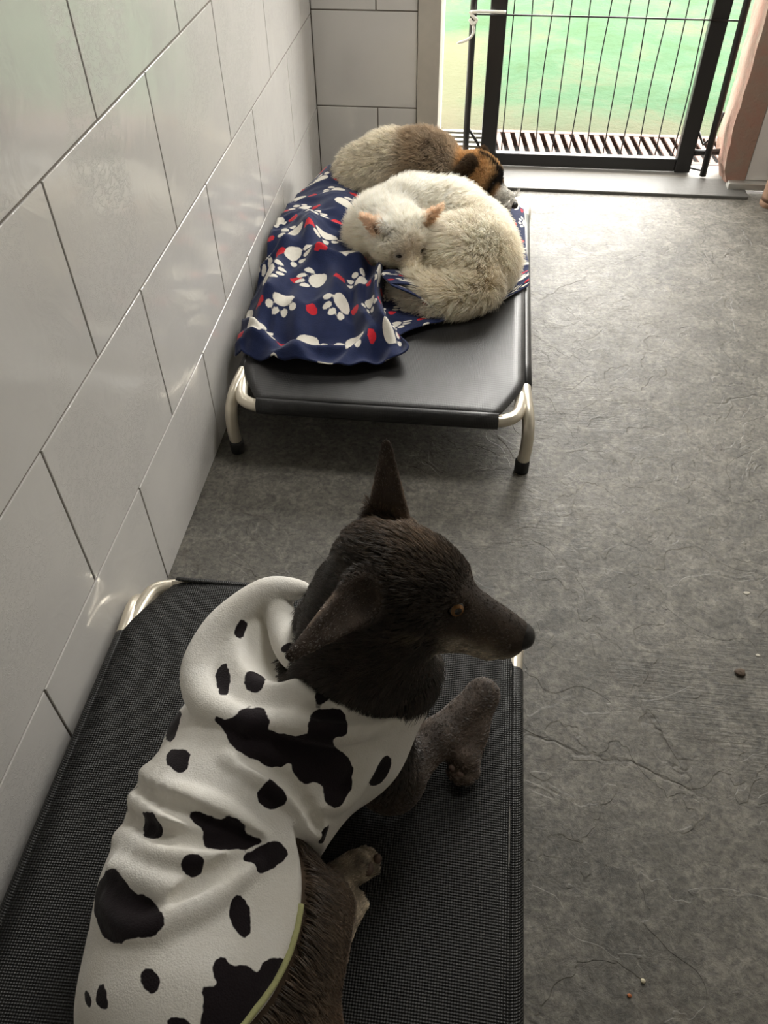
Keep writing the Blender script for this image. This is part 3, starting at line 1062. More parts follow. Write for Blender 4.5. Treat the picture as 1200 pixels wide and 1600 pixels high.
bd = mesh_obj('body', Vb, Fb, M_SKIN, root, True, origin=wloc(root))
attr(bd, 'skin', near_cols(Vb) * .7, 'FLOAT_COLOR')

# printed spots, ridges and creases of the hoodie, in millimetres on the cloth
SPOTS = [[(255, 633, 344), (272, 615, 376), (283, 574, 402), (291, 542, 423), (267, 559, 387), (245, 597, 339), (249, 615, 342)],
    [(290, 523, 428), (309, 522, 441), (329, 513, 452), (332, 498, 454), (332, 482, 455), (317, 485, 449), (295, 503, 436)],
    [(353, 561, 471), (377, 554, 476), (395, 573, 481), (420, 579, 477), (435, 561, 486), (436, 542, 474), (488, 553, 463), (491, 564, 482), (501, 579, 483), (529, 589, 479), (543, 580, 468), (539, 569, 451), (521, 564, 457), (525, 550, 439), (545, 549, 418), (554, 539, 389), (547, 520, 367), (534, 500, 365), (520, 493, 387), (514, 511, 413), (490, 497, 425), (477, 505, 439), (472, 520, 448), (455, 502, 449), (429, 507, 458), (388, 525, 464), (373, 543, 465)],
    [(494, 597, 492), (500, 615, 481), (514, 611, 476), (510, 591, 487), (500, 590, 490)],
    [(381, 635, 471), (392, 646, 461), (408, 642, 456), (416, 611, 480), (404, 601, 475), (387, 613, 472)],
    [(596, 575, 382), (606, 577, 361), (600, 564, 342), (587, 551, 330), (574, 543, 343), (581, 560, 377)],
    [(605, 648, 413), (620, 667, 395), (643, 676, 378), (633, 652, 394), (618, 634, 411), (605, 638, 417)],
    [(447, 490, 448), (461, 478, 436), (471, 468, 426), (458, 454, 431), (443, 455, 440), (434, 464, 447), (439, 480, 448)],
    [(274, 425, 418), (287, 431, 429), (308, 424, 440), (319, 409, 444), (317, 397, 442), (304, 395, 437), (284, 408, 426)],
    [(354, 431, 454), (381, 427, 454), (392, 422, 451), (410, 428, 448), (426, 422, 441), (432, 415, 437), (453, 415, 424), (439, 403, 430), (409, 390, 442), (393, 388, 446), (381, 396, 449), (380, 408, 451), (357, 422, 453)],
    [(363, 364, 448), (370, 375, 449), (387, 374, 447), (388, 360, 446), (379, 350, 446), (367, 353, 447)],
    [(435, 386, 430), (448, 402, 424), (462, 418, 417), (480, 418, 398), (483, 409, 391), (469, 390, 403), (451, 373, 417), (445, 385, 424)],
    [(513, 455, 336), (518, 466, 357), (525, 476, 349), (522, 463, 331), (517, 457, 326)],
    [(237, 359, 378), (270, 359, 416), (287, 347, 426), (302, 328, 431), (333, 322, 440), (350, 308, 441), (366, 303, 442), (370, 289, 441), (356, 278, 440), (332, 278, 435), (306, 270, 423), (278, 281, 404), (248, 308, 376), (226, 344, 348)],
    [(428, 327, 429), (436, 342, 426), (448, 336, 417), (456, 319, 411), (459, 302, 410), (453, 295, 416), (439, 306, 423)],
    [(345, 240, 437), (353, 246, 439), (374, 234, 440), (371, 223, 438), (363, 220, 437), (352, 229, 437)],
    [(427, 262, 432), (436, 268, 428), (446, 261, 424), (460, 267, 415), (479, 263, 398), (482, 281, 394), (501, 292, 372), (500, 279, 362), (482, 231, 382), (474, 215, 375), (460, 193, 388), (428, 193, 421), (428, 222, 429), (419, 232, 433), (439, 239, 427), (430, 251, 432)],
    [(291, 216, 406), (294, 230, 412), (310, 213, 418), (311, 204, 416), (300, 206, 409)],
    [(225, 323, 337), (226, 319, 336), (236, 298, 352), (226, 306, 332)],
    [(388, 200, 431), (412, 200, 428), (418, 192, 424), (393, 188, 427)],
    [(241, 494, 376), (238, 478, 371), (236, 451, 366), (236, 465, 367)],
    [(267, 226, 384), (278, 220, 396), (286, 208, 399), (277, 210, 390)],
    [(343, 724, 461), (352, 738, 464), (359, 736, 455), (358, 702, 459), (348, 707, 459)],
    [(331, 646, 451), (340, 660, 457), (355, 641, 463), (362, 601, 466), (352, 599, 469), (339, 624, 456)],
    [(426, 676, 480), (438, 684, 487), (450, 688, 486), (444, 666, 490)]]
FOLDS = [[(246, 509, 381), (327, 453, 451), (394, 435, 453), (446, 417, 429)],
    [(237, 477, 370), (319, 424, 445), (364, 415, 452), (405, 406, 445), (446, 412, 427)],
    [(234, 418, 364), (329, 375, 446), (397, 380, 445), (443, 405, 428)],
    [(342, 287, 438), (370, 305, 442), (408, 334, 438), (447, 384, 422)],
    [(257, 366, 405), (330, 341, 443), (376, 332, 444), (404, 350, 441)],
    [(450, 500, 450), (483, 481, 422), (518, 466, 357)],
    [(463, 556, 484), (513, 564, 465), (564, 581, 449), (638, 660, 387)],
    [(520, 492, 385), (548, 518, 360), (581, 565, 390)],
    [(387, 506, 462), (441, 493, 451), (474, 478, 428)],
    [(262, 321, 400), (315, 290, 429), (356, 288, 440)]]
VALLEYS = [[(240, 493, 376), (326, 436, 449), (388, 416, 451), (437, 410, 433)],
    [(235, 450, 366), (321, 399, 444), (393, 396, 447), (447, 409, 426)],
    [(365, 322, 444), (403, 357, 442), (448, 402, 424)],
    [(408, 508, 462), (472, 490, 435), (514, 459, 359)],
    [(481, 573, 485), (562, 593, 460), (627, 657, 396)]]

# hoodie: a layer over the trunk, cut back along its edges, with gathered folds
Fg = Field((.10, .00, .16), (.74, .90, .62), .0036)
OFF = .010
for (a, ra), (b, rb) in zip(TR[:-1], TR[1:]):
    Fg.cone(a, b, ra + OFF, rb + OFF, .03)
Fg.cone((.49, .66, .36), (.535, .70, .48), .122, .106, .05)
Fg.cone((.50, .65, .30), (.58, .70, .40), .117, .090, .04)
Fg.cone((.535, .64, .34), (.575, .62, .29), .085, .070, .03)
Fg.ell((.452, .330, .280), (.095, .125, .105), .03)
Fg.ell((.30, .30, .265), (.080, .14, .10), .03)          # left haunch under the cloth
Fg.ell((.305, .595, .29), (.070, .10, .09), .03)          # left shoulder
s, Gd = Fg.sub(Fg.lo, Fg.lo + 2)
def cutplane(p, n, k=.006):
    Fg.S = smax(Fg.S, (Gd - np.array(p)) @ nrm(n), k)
# hood lying open round the neck
RIM = [(.440, .795, .480), (.378, .792, .468), (.320, .738, .446), (.297, .672, .428), (.314, .618, .430), (.356, .578, .452), (.415, .556, .470)]
Fg.ell((.395, .685, .395), (.100, .118, .075), .03)
Fg.ell((.432, .722, .505), (.088, .105, .085), .012, cut=True)
NK = np.array((.470, .660, .472)); NKN = nrm((.41, .43, .81))
Fg.S = smax(Fg.S, np.minimum((Gd - NK) @ NKN, Gd[..., 0] - .452), .008)
# front right edge and the rear hem
dA = (Gd - np.array((.587, .583, .302))) @ nrm((.152, .018, -.2))
dB = Gd[..., 0] - (.508 - 2.2 * (Gd[..., 1] - .34) ** 2)
wq = sstep(Gd[..., 1], .445, .470)
Fg.S = smax(Fg.S, dA * wq + dB * (1 - wq), .006)
Fg.chain(RIM, [.012, .020, .025, .026, .024, .020, .012], .012, sub=5)
Fg.chain([(.402, .775, .452), (.420, .725, .452), (.437, .690, .462), (.455, .662, .476)], [.020, .020, .018, .014], .012, sub=4)
Fg.chain([(.415, .556, .470), (.49, .572, .468), (.56, .612, .430), (.640, .675, .365)], [.012, .012, .012, .008], .02, sub=4)
#FOLDS#
Gc = np.array((.37, .42, .30))
for poly, sg_ in [(p_, 1) for p_ in FOLDS] + [(p_, -1) for p_ in VALLEYS]:
    Pp = smooth_path(np.array(poly) / 1000.0, 4)
    tt = np.linspace(0, 1, len(Pp))
    ax0 = np.stack([np.interp(Pp[:, 1], [.13, .25, .37, .48, .59, .66], [.41, .365, .345, .365, .42, .47]), Pp[:, 1], np.full(len(Pp), .30)], 1)
    nn = Pp - ax0; nn /= np.linalg.norm(nn, axis=1)[:, None]
    rr = (.0155 if sg_ > 0 else .0105) * (.55 + .45 * np.sin(np.pi * np.clip(tt, .1, .9)))
    cc_ = Pp - nn * (rr * .48)[:, None] if sg_ > 0 else Pp + nn * (rr * .74)[:, None]
    for i in range(len(cc_) - 1):
        Fg.cone(cc_[i], cc_[i + 1], rr[i], rr[i + 1], .014 if sg_ > 0 else .010, cut=sg_ < 0)
Fg.S = smax(Fg.S, (ZT - .001) - Gd[..., 2], .004)
Vg, Fq = Fg.mesh()
Vg = relax(Vg, Fq, 2, .5)
hd = mesh_obj('hoodie', Vg, Fq, M_COW, root, True, origin=wloc(root))
tag(hd, 'white fleece hoodie with black cow-print spots')
#SPOTS#
def chaikin(P, it=1):
    P = np.asarray(P, float)
    for _ in range(it):
        Q = np.roll(P, -1, 0)
        P = np.stack([.75 * P + .25 * Q, .25 * P + .75 * Q], 1).reshape(-1, P.shape[1])
    return P
def sd_poly(X, P):
    """2D signed distance to a closed polygon"""
    d = np.full(len(X), 1e9); ins = np.zeros(len(X), bool)
    for a, b in zip(P, np.roll(P, -1, 0)):
        e = b - a; w = X - a
        t = np.clip(w @ e / (e @ e + 1e-12), 0, 1)
        d = np.minimum(d, ((w - t[:, None] * e) ** 2).sum(1))
        c = ((a[1] <= X[:, 1]) != (b[1] <= X[:, 1]))
        xi = a[0] + (X[:, 1] - a[1]) * e[0] / (e[1] if abs(e[1]) > 1e-12 else 1e-12)
        ins ^= c & (X[:, 0] < xi)
    d = np.sqrt(d)
    return np.where(ins, -d, d)
SPOT = np.full(len(Vg), .03)
for poly in SPOTS:
    Pp = np.array(poly) / 1000.0
    cen = Pp.mean(0)
    _, ax_, vt = np.linalg.svd(Pp - cen)
    r_ = np.linalg.norm(Pp - cen, axis=1).max() + .03
    sel = np.where(np.linalg.norm(Vg - cen, axis=1) < r_)[0]
    q = (Vg[sel] - cen) @ vt.T
    ok = np.abs(q[:, 2]) < .045
    sel, q = sel[ok], q[ok]
    SPOT[sel] = np.minimum(SPOT[sel], sd_poly(q[:, :2], chaikin((Pp - cen) @ vt[:2].T)) - .0012)
attr(hd, 'spot', SPOT)

# piping along the rear hem
hem = []
for y_ in np.linspace(.12, .36, 30):
    x_ = .508 - 2.2 * (y_ - .34) ** 2 - .0020
    zz = np.linspace(.50, .22, 140)
    sv = Fg.sample(np.stack([np.full(140, x_), np.full(140, y_), zz], 1))
    k_ = np.argmax(sv < 0)
    if sv[k_] < 0: hem.append((x_ + .003, y_, zz[k_] - .003))
if len(hem) > 3:
    MB().tube(hem, .0045, 8).build('hem_piping', M_PIPING, hd, smooth=True)
# face, claws, fur
make_eye(root, hp(.0885, -.0385, .006), HF * .38 - HL * .88 + HU * .28, .0130)
make_eye(root, hp(.0885, .0385, .006), HF * .38 + HL * .88 + HU * .28, .0130)
ns_ = blob('nose', hp(.200, 0, -.024), (.021, .022, .020), HB, M_NOSE, root)
for s in (-1, 1):
    blob('nostril', hp(.2145, s * .0095, -.025), (.004, .0045, .004), HB, M_DARK, ns_, 10, 6)
for c, r in (((.706, .668, .222), (.012, .010, .008)), ((.719, .690, .228), (.010, .009, .008)), ((.700, .650, .216), (.008, .008, .007)), ((.713, .642, .214), (.008, .008, .007))):
    blob('paw_pad', c, r, np.eye(3), M_PAD, root, 12, 8)
blob('paw_pad', (.580, .466, .226), (.010, .012, .008), np.eye(3), M_PAD, root, 12, 8)
blob('paw_pad', (.593, .484, .222), (.007, .008, .006), np.eye(3), M_PAD, root, 12, 8)

hood_field = Fg
def near_keep(P, N):
    under = hood_field.sample(P)
    return (under > .003) * ((P[:, 2] > .199) | (N[:, 2] > .2)) * (P[:, 1] > .1) * np.where(((P - HS) @ HF > .190) & (P[:, 2] > .45), 0., 1.) * np.where(np.linalg.norm(P - hp(.090, -.0395, .006), axis=1) < .0150, 0, 1) \
        * np.where(((P - HS) @ HF > -.1) & (P[:, 2] > .45), 1.6, 1.)
def near_comb(P, N):
    q = (P - HS) @ HB.T
    head = sstep(P[:, 2], .46, .54)
    d = np.tile(-HF[None] + .25 * np.array([0, 0, -1.0]), (len(P), 1))
    neck = np.tile(np.array([[-.4, -.5, -.8]]), (len(P), 1))
    d = d * head[:, None] + neck * (1 - head)[:, None]
    # towards the ear tips on the ears
    for B_, T_ in ((EFB, EFT), (ENB, ENT)):
        w = sstep(d_cone(P, B_ + .3 * (T_ - B_), T_, .0, .0), .035, .02)[:, None]
        d = d * (1 - w) + nrm(T_ - B_) * w
    leg = sstep(P[:, 2], .30, .25)[:, None]
    d = d * (1 - leg) + np.array([[.62, .72, -.25]]) * leg
    th = (sstep(P[:, 1], .47, .43) * sstep(P[:, 2], .23, .27))[:, None]
    return d * (1 - th) + np.array([[.55, -.35, -.55]]) * th
def near_len(P):
    q = (P - HS) @ HB.T
    muzzle = sstep(q[:, 0], .05, .10) * (P[:, 2] > .44)
    neck = sstep(P[:, 2], .56, .50) * sstep(P[:, 2], .30, .36)
    ed = np.minimum(d_cone(P, EFB, EFT, .0, .0), d_cone(P, ENB, ENT, 0., 0.))
    ear = sstep(ed, .045, .03) * (P[:, 2] > .575) * ((q[:, 1] < -.055) | (q[:, 2] > .05))
    return (.019 + .012 * neck) * (1 - .72 * muzzle) * (1 - .72 * ear) * (1 - .62 * sstep(P[:, 2], .34, .27))
fur('fur', root, Vb, Fb, 110000, near_len, near_comb, near_cols, .00055, M_FUR_DARK, keep=near_keep, lift=.42, seg=3, tuft=.25, tscale=38, jit=.16, seed=11, cvar=.5, clump=.55, nclump=16000, gvar=.35)

# ------------------------------------------------------------------ paw-print blanket on the far bed
NET = np.array([
 [(60, 2870, 210), (30, 2600, 250), (25, 2350, 235), (20, 2080, 205), (32, 1820, 172)],
 [(140, 2840, 290), (120, 2600, 275), (100, 2350, 265), (85, 2080, 250), (100, 1785, 196)],
 [(220, 2830, 250), (200, 2600, 295), (180, 2360, 280), (170, 2080, 222), (190, 1762, 199)],
 [(320, 2820, 215), (300, 2580, 260), (280, 2360, 250), (260, 2090, 262), (285, 1755, 199)],
 [(420, 2820, 200), (400, 2560, 205), (370, 2360, 222), (335, 2100, 225), (375, 1765, 199)],
 [(500, 2820, 200), (480, 2500, 200), (430, 2340, 212), (380, 2080, 268), (450, 1795, 203)],
 [(530, 2820, 200), (510, 2500, 200), (450, 2340, 208), (395, 2065, 250), (510, 1835, 216)],
 [(550, 2820, 200), (530, 2500, 200), (465, 2330, 208), (415, 2080, 218), (475, 1925, 203)],
 [(570, 2820, 200), (550, 2500, 200), (480, 2330, 208), (460, 2105, 211), (545, 1995, 201)],
 [(590, 2820, 200), (570, 2500, 200), (495, 2330, 208), (490, 2130, 216), (600, 2030, 205)],
 [(610, 2820, 200), (585, 2500, 200), (510, 2320, 206), (440, 2125, 268), (520, 2040, 262)],
 [(635, 2820, 200), (605, 2500, 200), (525, 2310, 205), (412, 2135, 286), (440, 2050, 292)],
 [(660, 2820, 200), (625, 2500, 200), (550, 2300, 204), (468, 2145, 272), (502, 2075, 282)],
 [(690, 2820, 200), (650, 2500, 200), (590, 2290, 202), (545, 2150, 232), (560, 2090, 248)],
 [(730, 2820, 200), (690, 2500, 200), (640, 2280, 200), (610, 2150, 204), (605, 2100, 206)],
 [(770, 2800, 200), (730, 2480, 200), (700, 2280, 200), (685, 2150, 199), (685, 2092, 198)],
 [(800, 2780, 200), (780, 2500, 200), (770, 2350, 200), (765, 2200, 198), (765, 2160, 198)],
 [(825, 2750, 198), (830, 2500, 199), (838, 2380, 199), (838, 2300, 198), (840, 2248, 196)]]) / 1000.
def cr_axis(A, n):
    """Catmull-Rom along axis 0"""
    A = np.concatenate([2 * A[:1] - A[1:2], A, 2 * A[-1:] - A[-2:-1]])
    out = []
    for i in range(1, len(A) - 2):
        for k in range(n):
            t = k / n
            a, b, c, d = A[i - 1:i + 3]
            out.append(.5 * (2 * b + (c - a) * t + (2 * a - 5 * b + 4 * c - d) * t * t + (3 * b - a - 3 * c + d) * t ** 3))
    out.append(A[-2])
    return np.array(out)
BL = cr_axis(NET, 13)
BL = np.transpose(cr_axis(np.transpose(BL, (1, 0, 2)), 56), (1, 0, 2))
nu, nv = BL.shape[:2]
uu = np.linspace(0, 1.25, nu)[:, None] * np.ones((1, nv))
vv = np.linspace(0, 1.12, nv)[None] * np.ones((nu, 1))
Q = np.stack([uu, vv, 0 * uu], -1)
loose = np.clip((vv - .20) / .3, .15, 1) * np.clip((.55 - uu) / .15, .15, 1)
fold = 1 - np.abs(snoise(Q * np.array([1.3, .55, 1]) + .25 * vecnoise(Q, 3.5), 7.5)) * 2
fold2 = 1 - np.abs(snoise(Q * np.array([.8, 1.2, 1]) + 9.1 + .2 * vecnoise(Q, 5.), 11.)) * 2
BL[..., 2] += loose * (.028 * fold + .010 * fold2)
for u0, sl, a_, w_, v0, v1 in ((.06, .05, .028, .022, .45, 1.2), (.17, -.06, .036, .026, .62, 1.2), (.285, .10, .034, .024, .55, 1.2), (.40, .05, .034, .022, .66, 1.05), (.23, .45, .022, .020, .40, .80), (.12, -.35, .020, .02, .15, .6)):
    c_ = u0 + sl * (vv - .8) + .018 * np.sin(vv * 9 + u0 * 20)
    BL[..., 2] += a_ * np.exp(-((uu - c_) / w_) ** 2) * sstep(vv, v0, v0 + .18) * (1 - .55 * sstep(vv, v1 - .25, v1))
BL[..., 0] += loose * .008 * snoise(Q, 9.)
BL[..., 0] = np.maximum(BL[..., 0], .012)
onbed = BL[..., 0] > .05
BL[..., 2] = np.where(onbed, np.maximum(BL[..., 2], ZT + .0045), np.maximum(BL[..., 2], .165))
# paw prints and hearts printed in a loose grid
r7 = np.random.default_rng(21)
paw = np.full((nu, nv), .03); heart = np.full((nu, nv), .03)
def sd_e(x, y, a, b):
    k = np.sqrt((x / a) ** 2 + (y / b) ** 2)
    return (k - 1) * np.minimum(a, b)
for gi in range(-1, 12):
    for gj in range(-1, 11):
        cu_ = (gi + .5 * (gj % 2)) * .118 + r7.uniform(-.012, .012)
        cv_ = gj * .115 + r7.uniform(-.012, .012)
        a_ = r7.uniform(0, 6.28)
        x, y = (uu - cu_) / .86, (vv - cv_) / .86
        if (np.hypot(x, y) < .08).any():
            m = np.hypot(x, y) < .085
            X = x[m] * math.cos(a_) + y[m] * math.sin(a_); Y = -x[m] * math.sin(a_) + y[m] * math.cos(a_)
            d = sd_e(X, Y + .012, .031 - .10 * np.clip(Y + .012, -.05, .05), .023)
            for tx, ty, ta in ((-.035, .016, .5), (-.013, .031, .15), (.013, .031, -.15), (.035, .016, -.5)):
                xx = (X - tx) * math.cos(ta) + (Y - ty) * math.sin(ta); yy = -(X - tx) * math.sin(ta) + (Y - ty) * math.cos(ta)
                d = np.minimum(d, sd_e(xx, yy, .0095, .0135))
            paw[m] = np.minimum(paw[m], d)
        hx, hy = uu - cu_ - .059 + r7.uniform(-.01, .01), vv - cv_ - .012
        b_ = r7.uniform(0, 6.28)
        X = hx * math.cos(b_) + hy * math.sin(b_); Y = -hx * math.sin(b_) + hy * math.cos(b_)
        m = np.hypot(X, Y) < .03
        hd_ = np.minimum(np.hypot(np.abs(X[m]) - .006, Y[m] - .004) - .0075, np.maximum(np.abs(X[m]) * .75 + np.abs(Y[m] + .003) * .66 - .0105, -.02))
        heart[m] = np.minimum(heart[m], hd_)
# ------------------------------------------------------------------ white curled dog
wd = empty('dog', (.55, 2.32, ZT + .004))
tag(wd, 'fluffy cream-white dog curled up asleep on the navy blanket', 'dog')
Fw = Field((.22, 2.0, .17), (.88, 2.66, .50), .005)
ch = [((.385, 2.385, .275), .092), ((.47, 2.455, .285), .100), ((.570, 2.445, .280), .102), ((.650, 2.362, .268), .098), ((.672, 2.265, .268), .096), ((.655, 2.195, .26), .075)]
for (a, ra), (b, rb) in zip(ch[:-1], ch[1:]):
    Fw.cone(a, b, ra, rb, .03)
Fw.ell((.53, 2.32, .255), (.13, .12, .075), .04)
Fw.ell((.625, 2.255, .300), (.085, .095, .072), .025)       # thigh
Fw.chain([(.68, 2.15, .25), (.60, 2.105, .232), (.52, 2.115, .228), (.47, 2.145, .226)], [.05, .042, .036, .024], .02, sub=3)
WS, WF, WL, WU = head_frame((.452, 2.235, .345), (.40, -.72, -.50), .05)
wp_ = lambda f, l, u: WS + WF * f + WL * l + WU * u
WB = np.stack([WF, WL, WU])
Fw.cone((.39, 2.37, .29), WS, .085, .062, .04)
Fw.ell(wp_(0, 0, 0), (.072, .064, .056), .03, WB)
for s in (-1, 1):
    Fw.ell(wp_(.01, s * .04, -.02), (.05, .035, .04), .03, WB)
Fw.cone(wp_(.045, 0, -.008), wp_(.125, 0, -.022), .036, .020, .02)
WE = [(wp_(.004, -.050, .034), np.array((.330, 2.243, .402))), (wp_(.002, .050, .034), np.array((.566, 2.275, .428)))]
for B_, T_ in WE:
    ear_shape(Fw, B_, T_, WF * .9 + WU * .3, .036, .006, thin=2.6)
Fw.S = smax(Fw.S, (ZT + .009) - np.broadcast_to(Fw.ax[2][None, None, :], Fw.S.shape), .004)
Vw, Qw = Fw.mesh(); Vw = relax(Vw, Qw, 1, .4)
def ear_w(P, E, r=.03):
    return np.maximum.reduce([sstep(d_cone(P, B_ + .35 * (T_ - B_), T_, 0., 0.), r, r * .6) for B_, T_ in E])
def white_cols(P):
    c = np.tile(np.array([[.93, .87, .75]]), (len(P), 1))
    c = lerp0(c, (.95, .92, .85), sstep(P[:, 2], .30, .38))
    c = lerp0(c, (.82, .72, .56), .35 * vnoise(P * 14) * sstep(P[:, 0], .45, .6))
    c = lerp0(c, (.80, .60, .43), ear_w(P, WE) * .85)
    q = (P - WS) @ WB.T
    c = lerp0(c, (.70, .60, .48), .6 * np.exp(-(((q[:, 0] - .06) / .03) ** 2 + (q[:, 1] / .03) ** 2)))
    eyes = np.maximum(np.exp(-np.sum((P - wp_(.062, -.034, .012)) ** 2, 1) / .014 ** 2), np.exp(-np.sum((P - wp_(.062, .034, .012)) ** 2, 1) / .014 ** 2))
    c = lerp0(c, (.10, .05, .04), eyes * .9)
    return c
bw = mesh_obj('body', Vw, Qw, M_SKIN, wd, True, origin=wloc(wd))
attr(bw, 'skin', white_cols(Vw) * .92, 'FLOAT_COLOR')
for s in (-1, 1):
    V, F = uv_cap(wp_(.060, s * .031, .010), WF * .6 + WL * s * .6 + WU * .4, .0125, math.radians(100), 14, 6, .6)
    mesh_obj('eye', V, F, M_EYE, wd, True)
blob('nose', wp_(.142, 0, -.018), (.012, .014, .011), WB, M_NOSE, wd, 14, 8)
def white_comb(P, N):
    # along the curl: from the neck round the back to the tail, clockwise seen from above
    c = np.array((.54, 2.31, 0)); v = P - c
    d = np.stack([v[:, 1], -v[:, 0], 0 * v[:, 0]], 1); d /= np.linalg.norm(d, axis=1)[:, None] + 1e-6
    d = d + np.array([0, 0, -.55])
    q = (P - WS) @ WB.T
    hw = sstep(np.linalg.norm(P - wp_(.02, 0, 0), axis=1), .105, .075)[:, None]
    hd_ = -WF[None] * .9 + WL[None] * np.sign(q[:, 1:2]) * .5
    d = d * (1 - hw) + hd_ * hw
    ew = ear_w(P, WE)[:, None]
    for B_, T_ in WE:
        w = sstep(d_cone(P, B_, T_, 0., 0.), .035, .02)[:, None]
        d = d * (1 - w) + nrm(T_ - B_) * w
    tl = sstep(P[:, 1], 2.17, 2.13)[:, None] * sstep(P[:, 2], .30, .27)[:, None]
    return d * (1 - tl) + np.array([[-1., .12, -.1]]) * tl
def white_len(P):
    q = (P - WS) @ WB.T
    hw = sstep(np.linalg.norm(P - wp_(.02, 0, 0), axis=1), .11, .075)
    mz = sstep(q[:, 0], .04, .08) * hw
    return .052 * (1 - .55 * hw) * (1 - .5 * mz) * (1 - .72 * ear_w(P, WE))
def white_keep(P, N):
    e = np.minimum(np.linalg.norm(P - wp_(.066, -.036, .014), axis=1), np.linalg.norm(P - wp_(.066, .036, .014), axis=1))
    return (P[:, 2] > .20) * np.where(e < .014, 0., 1.)
fur('fur', wd, Vw, Qw, 95000, white_len, white_comb, white_cols, .00065, M_FUR_WHITE, keep=white_keep, lift=1.8, seg=5, tuft=.6, tscale=20, jit=.38, curl=.12, seed=5, tip=.2, clump=.42, nclump=6000, gvar=.07, cvar=.10)

# ------------------------------------------------------------------ tan dog behind it
td = empty('dog', (.48, 2.77, ZT + .004))
tag(td, 'tan, cream and black fluffy dog resting behind the white dog near the gate', 'dog')
Ft = Field((.12, 2.55, .17), (.84, 3.0, .48), .005)
ch = [((.275, 2.80, .262), .085), ((.36, 2.80, .278), .104), ((.46, 2.79, .285), .108), ((.545, 2.775, .275), .095), ((.60, 2.755, .285), .080)]
for (a, ra), (b, rb) in zip(ch[:-1], ch[1:]):
    Ft.cone(a, b, ra, rb, .03)
TS, TF, TL, TU = head_frame((.664, 2.735, .326), (.80, -.36, -.38), -.1)
tp_ = lambda f, l, u: TS + TF * f + TL * l + TU * u
TB = np.stack([TF, TL, TU])
Ft.ell(tp_(0, 0, 0), (.075, .060, .056), .03, TB)
Ft.cone(tp_(.04, 0, -.012), tp_(.135, 0, -.024), .038, .023, .02)
TE = [(tp_(-.030, -.048, .026), tp_(-.045, -.085, -.012)), (tp_(-.03, .048, .03), tp_(-.05, .085, .0))]
for B_, T_ in TE:
    Ft.cone(B_, T_, .026, .012, .012, (TF * .5 - TL * .2 + TU * .6, 2.0))
Ft.cone((.62, 2.70, .235), (.74, 2.66, .212), .035, .026, .02)      # fore paw under the chin
Ft.S = smax(Ft.S, (ZT + .009) - np.broadcast_to(Ft.ax[2][None, None, :], Ft.S.shape), .004)
Vt, Qt = Ft.mesh(); Vt = relax(Vt, Qt, 1, .4)
def tan_cols(P):
    q = (P - TS) @ TB.T
    c = np.tile(np.array([[.76, .70, .58]]), (len(P), 1))
    c = lerp0(c, (.40, .30, .20), sstep(P[:, 0] + .07 * snoise(P, 14.), .33, .48))
    c = lerp0(c, (.24, .20, .16), .6 * vnoise(P * 18 + 3) * sstep(P[:, 0], .40, .47))
    c = lerp0(c, (.50, .29, .125), sstep(P[:, 0], .565, .60))
    c = lerp0(c, (.62, .42, .22), np.exp(-(((q[:, 0] - .03) / .02) ** 2)) * (P[:, 0] > .58) * .7)
    blk = np.exp(-(((q[:, 0] - .062) / .016) ** 2)) + np.exp(-((q[:, 1] / .014) ** 2)) * (q[:, 2] > .01) * (q[:, 0] > -.03)
    c = lerp0(c, (.020, .016, .014), np.clip(blk, 0, 1) * (np.linalg.norm(P - TS, axis=1) < .115))
    ew = np.maximum.reduce([sstep(d_cone(P, B_, T_, 0., 0.), .034, .022) for B_, T_ in TE])
    c = lerp0(c, (.030, .022, .018), ew * .9)
    c = lerp0(c, (.62, .60, .56), sstep(q[:, 0], .078, .095) * (np.abs(q[:, 1]) < .05) * (q[:, 2] > -.06))
    c = lerp0(c, (.06, .05, .05), sstep(q[:, 0], .105, .125) * sstep(q[:, 2], -.025, -.04) * (np.abs(q[:, 1]) < .05))
    return c
bt = mesh_obj('body', Vt, Qt, M_SKIN, td, True, origin=wloc(td))
attr(bt, 'skin', tan_cols(Vt) * .8, 'FLOAT_COLOR')
blob('nose', tp_(.156, 0, -.018), (.013, .014, .012), TB, M_NOSE, td, 14, 8)
for s in (-1, 1):
    V, F = uv_cap(tp_(.060, s * .032, .014), TF * .5 + TL * s * .7 + TU * .4, .0095, math.radians(100), 14, 6, .6)
    mesh_obj('eye', V, F, M_EYE, td, True)
def tan_comb(P, N):
    d = np.tile(np.array([[-.9, -.25, -.35]]), (len(P), 1))
    hw = sstep(np.linalg.norm(P - TS, axis=1), .13, .09)[:, None]
    return d * (1 - hw) - TF[None] * hw
def tan_len(P):
    hw = sstep(np.linalg.norm(P - TS, axis=1), .16, .10)
    q = (P - TS) @ TB.T
    return (.058 * (1 - hw) + .018 * hw) * (1 - .6 * sstep(q[:, 0], .05, .09) * (hw > .3))
fur('fur', td, Vt, Qt, 65000, tan_len, tan_comb, tan_cols, .00065, M_FUR_TAN, keep=lambda P, N: (P[:, 2] > .205) * ((P - TS) @ TF < .142), lift=2.0, seg=5, tuft=.7, tscale=24, jit=.42, curl=.2, seed=8, tip=.2, clump=.4, nclump=4500, gvar=.2)

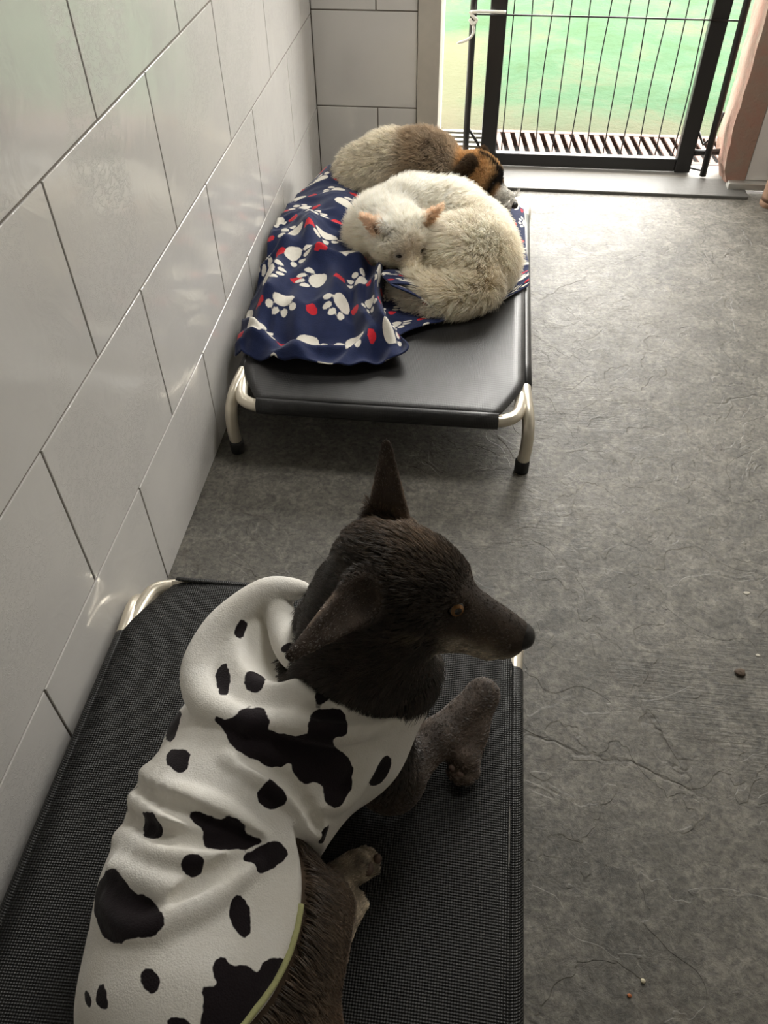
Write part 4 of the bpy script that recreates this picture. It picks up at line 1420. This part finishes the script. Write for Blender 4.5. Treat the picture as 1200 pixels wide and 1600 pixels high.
# the blanket lies flat under the two dogs
flat = BL.reshape(-1, 3)
for fd in (Fw, Ft):
    inside = np.all((flat[:, :2] > fd.lo[:2]) & (flat[:, :2] < fd.lo[:2] + fd.h * (np.array(fd.S.shape[:2]) - 1)), axis=1)
    probe = flat.copy(); probe[:, 2] = np.maximum(probe[:, 2], ZT + .016)
    press = inside & (fd.sample(probe) < .012)
    flat[press, 2] = np.minimum(flat[press, 2], ZT + .0055)
BL = flat.reshape(nu, nv, 3)
idx = np.arange(nu * nv).reshape(nu, nv)
BF = np.stack([idx[:-1, :-1], idx[:-1, 1:], idx[1:, 1:], idx[1:, :-1]], -1).reshape(-1, 4)
bk = mesh_obj('fleece_blanket', BL.reshape(-1, 3), BF, M_BLANKET, None, True)
tag(bk, 'navy fleece blanket with white paw prints and red hearts, rumpled on far bed', 'blanket')
attr(bk, 'paw', paw.ravel()); attr(bk, 'heart', heart.ravel())
m = bk.modifiers.new('thickness', 'SOLIDIFY'); m.thickness = .004; m.offset = 0


# ------------------------------------------------------------------ bits lying on the floor
def crumb(name, px, py, r, mat, label, seed, flat=.5):
    q = np.random.default_rng(seed)
    V, F = [], []
    n, m_ = 9, 5
    for j in range(m_ + 1):
        t_ = math.pi * j / m_
        for k in range(n):
            p_ = 2 * math.pi * k / n
            s_ = r * q.uniform(.75, 1.2)
            V.append((px + s_ * math.sin(t_) * math.cos(p_) * 1.4, py + s_ * math.sin(t_) * math.sin(p_), max(0.0005, r * flat + s_ * flat * math.cos(t_))))
    for j in range(m_):
        for k in range(n):
            a, b = j * n + k, j * n + (k + 1) % n
            F.append((a, a + n, b + n, b))
    o = mesh_obj(name, V, F, mat, None, True)
    return tag(o, label, 'crumb')
crumb('floor_chip', 1.302, 1.043, .0095, simple('brown_chip', (.075, .05, .032), .8), 'small brown chip lying on the grey floor at the right', 31, .35)
M_CR1, M_CR2, M_CR3 = simple('pale_crumb_tone', (.55, .50, .36), .8), simple('orange_crumb_tone', (.32, .10, .03), .8), simple('white_fleck_tone', (.40, .37, .31), .8)
crumb('crumb', 1.036, .420, .0036, M_CR1, 'pale yellow crumb on the floor at the lower right', 32)
crumb('crumb', 1.012, .396, .0030, M_CR2, 'tiny orange crumb on the floor beside the pale yellow one', 33, .4)
crumb('paint_fleck', 1.357, 1.268, .0055, M_CR3, 'larger white fleck on the floor near the right edge', 34, .12)
crumb('paint_fleck', 1.349, 1.094, .0040, M_CR3, 'smaller white fleck on the floor above the brown chip', 35, .12)
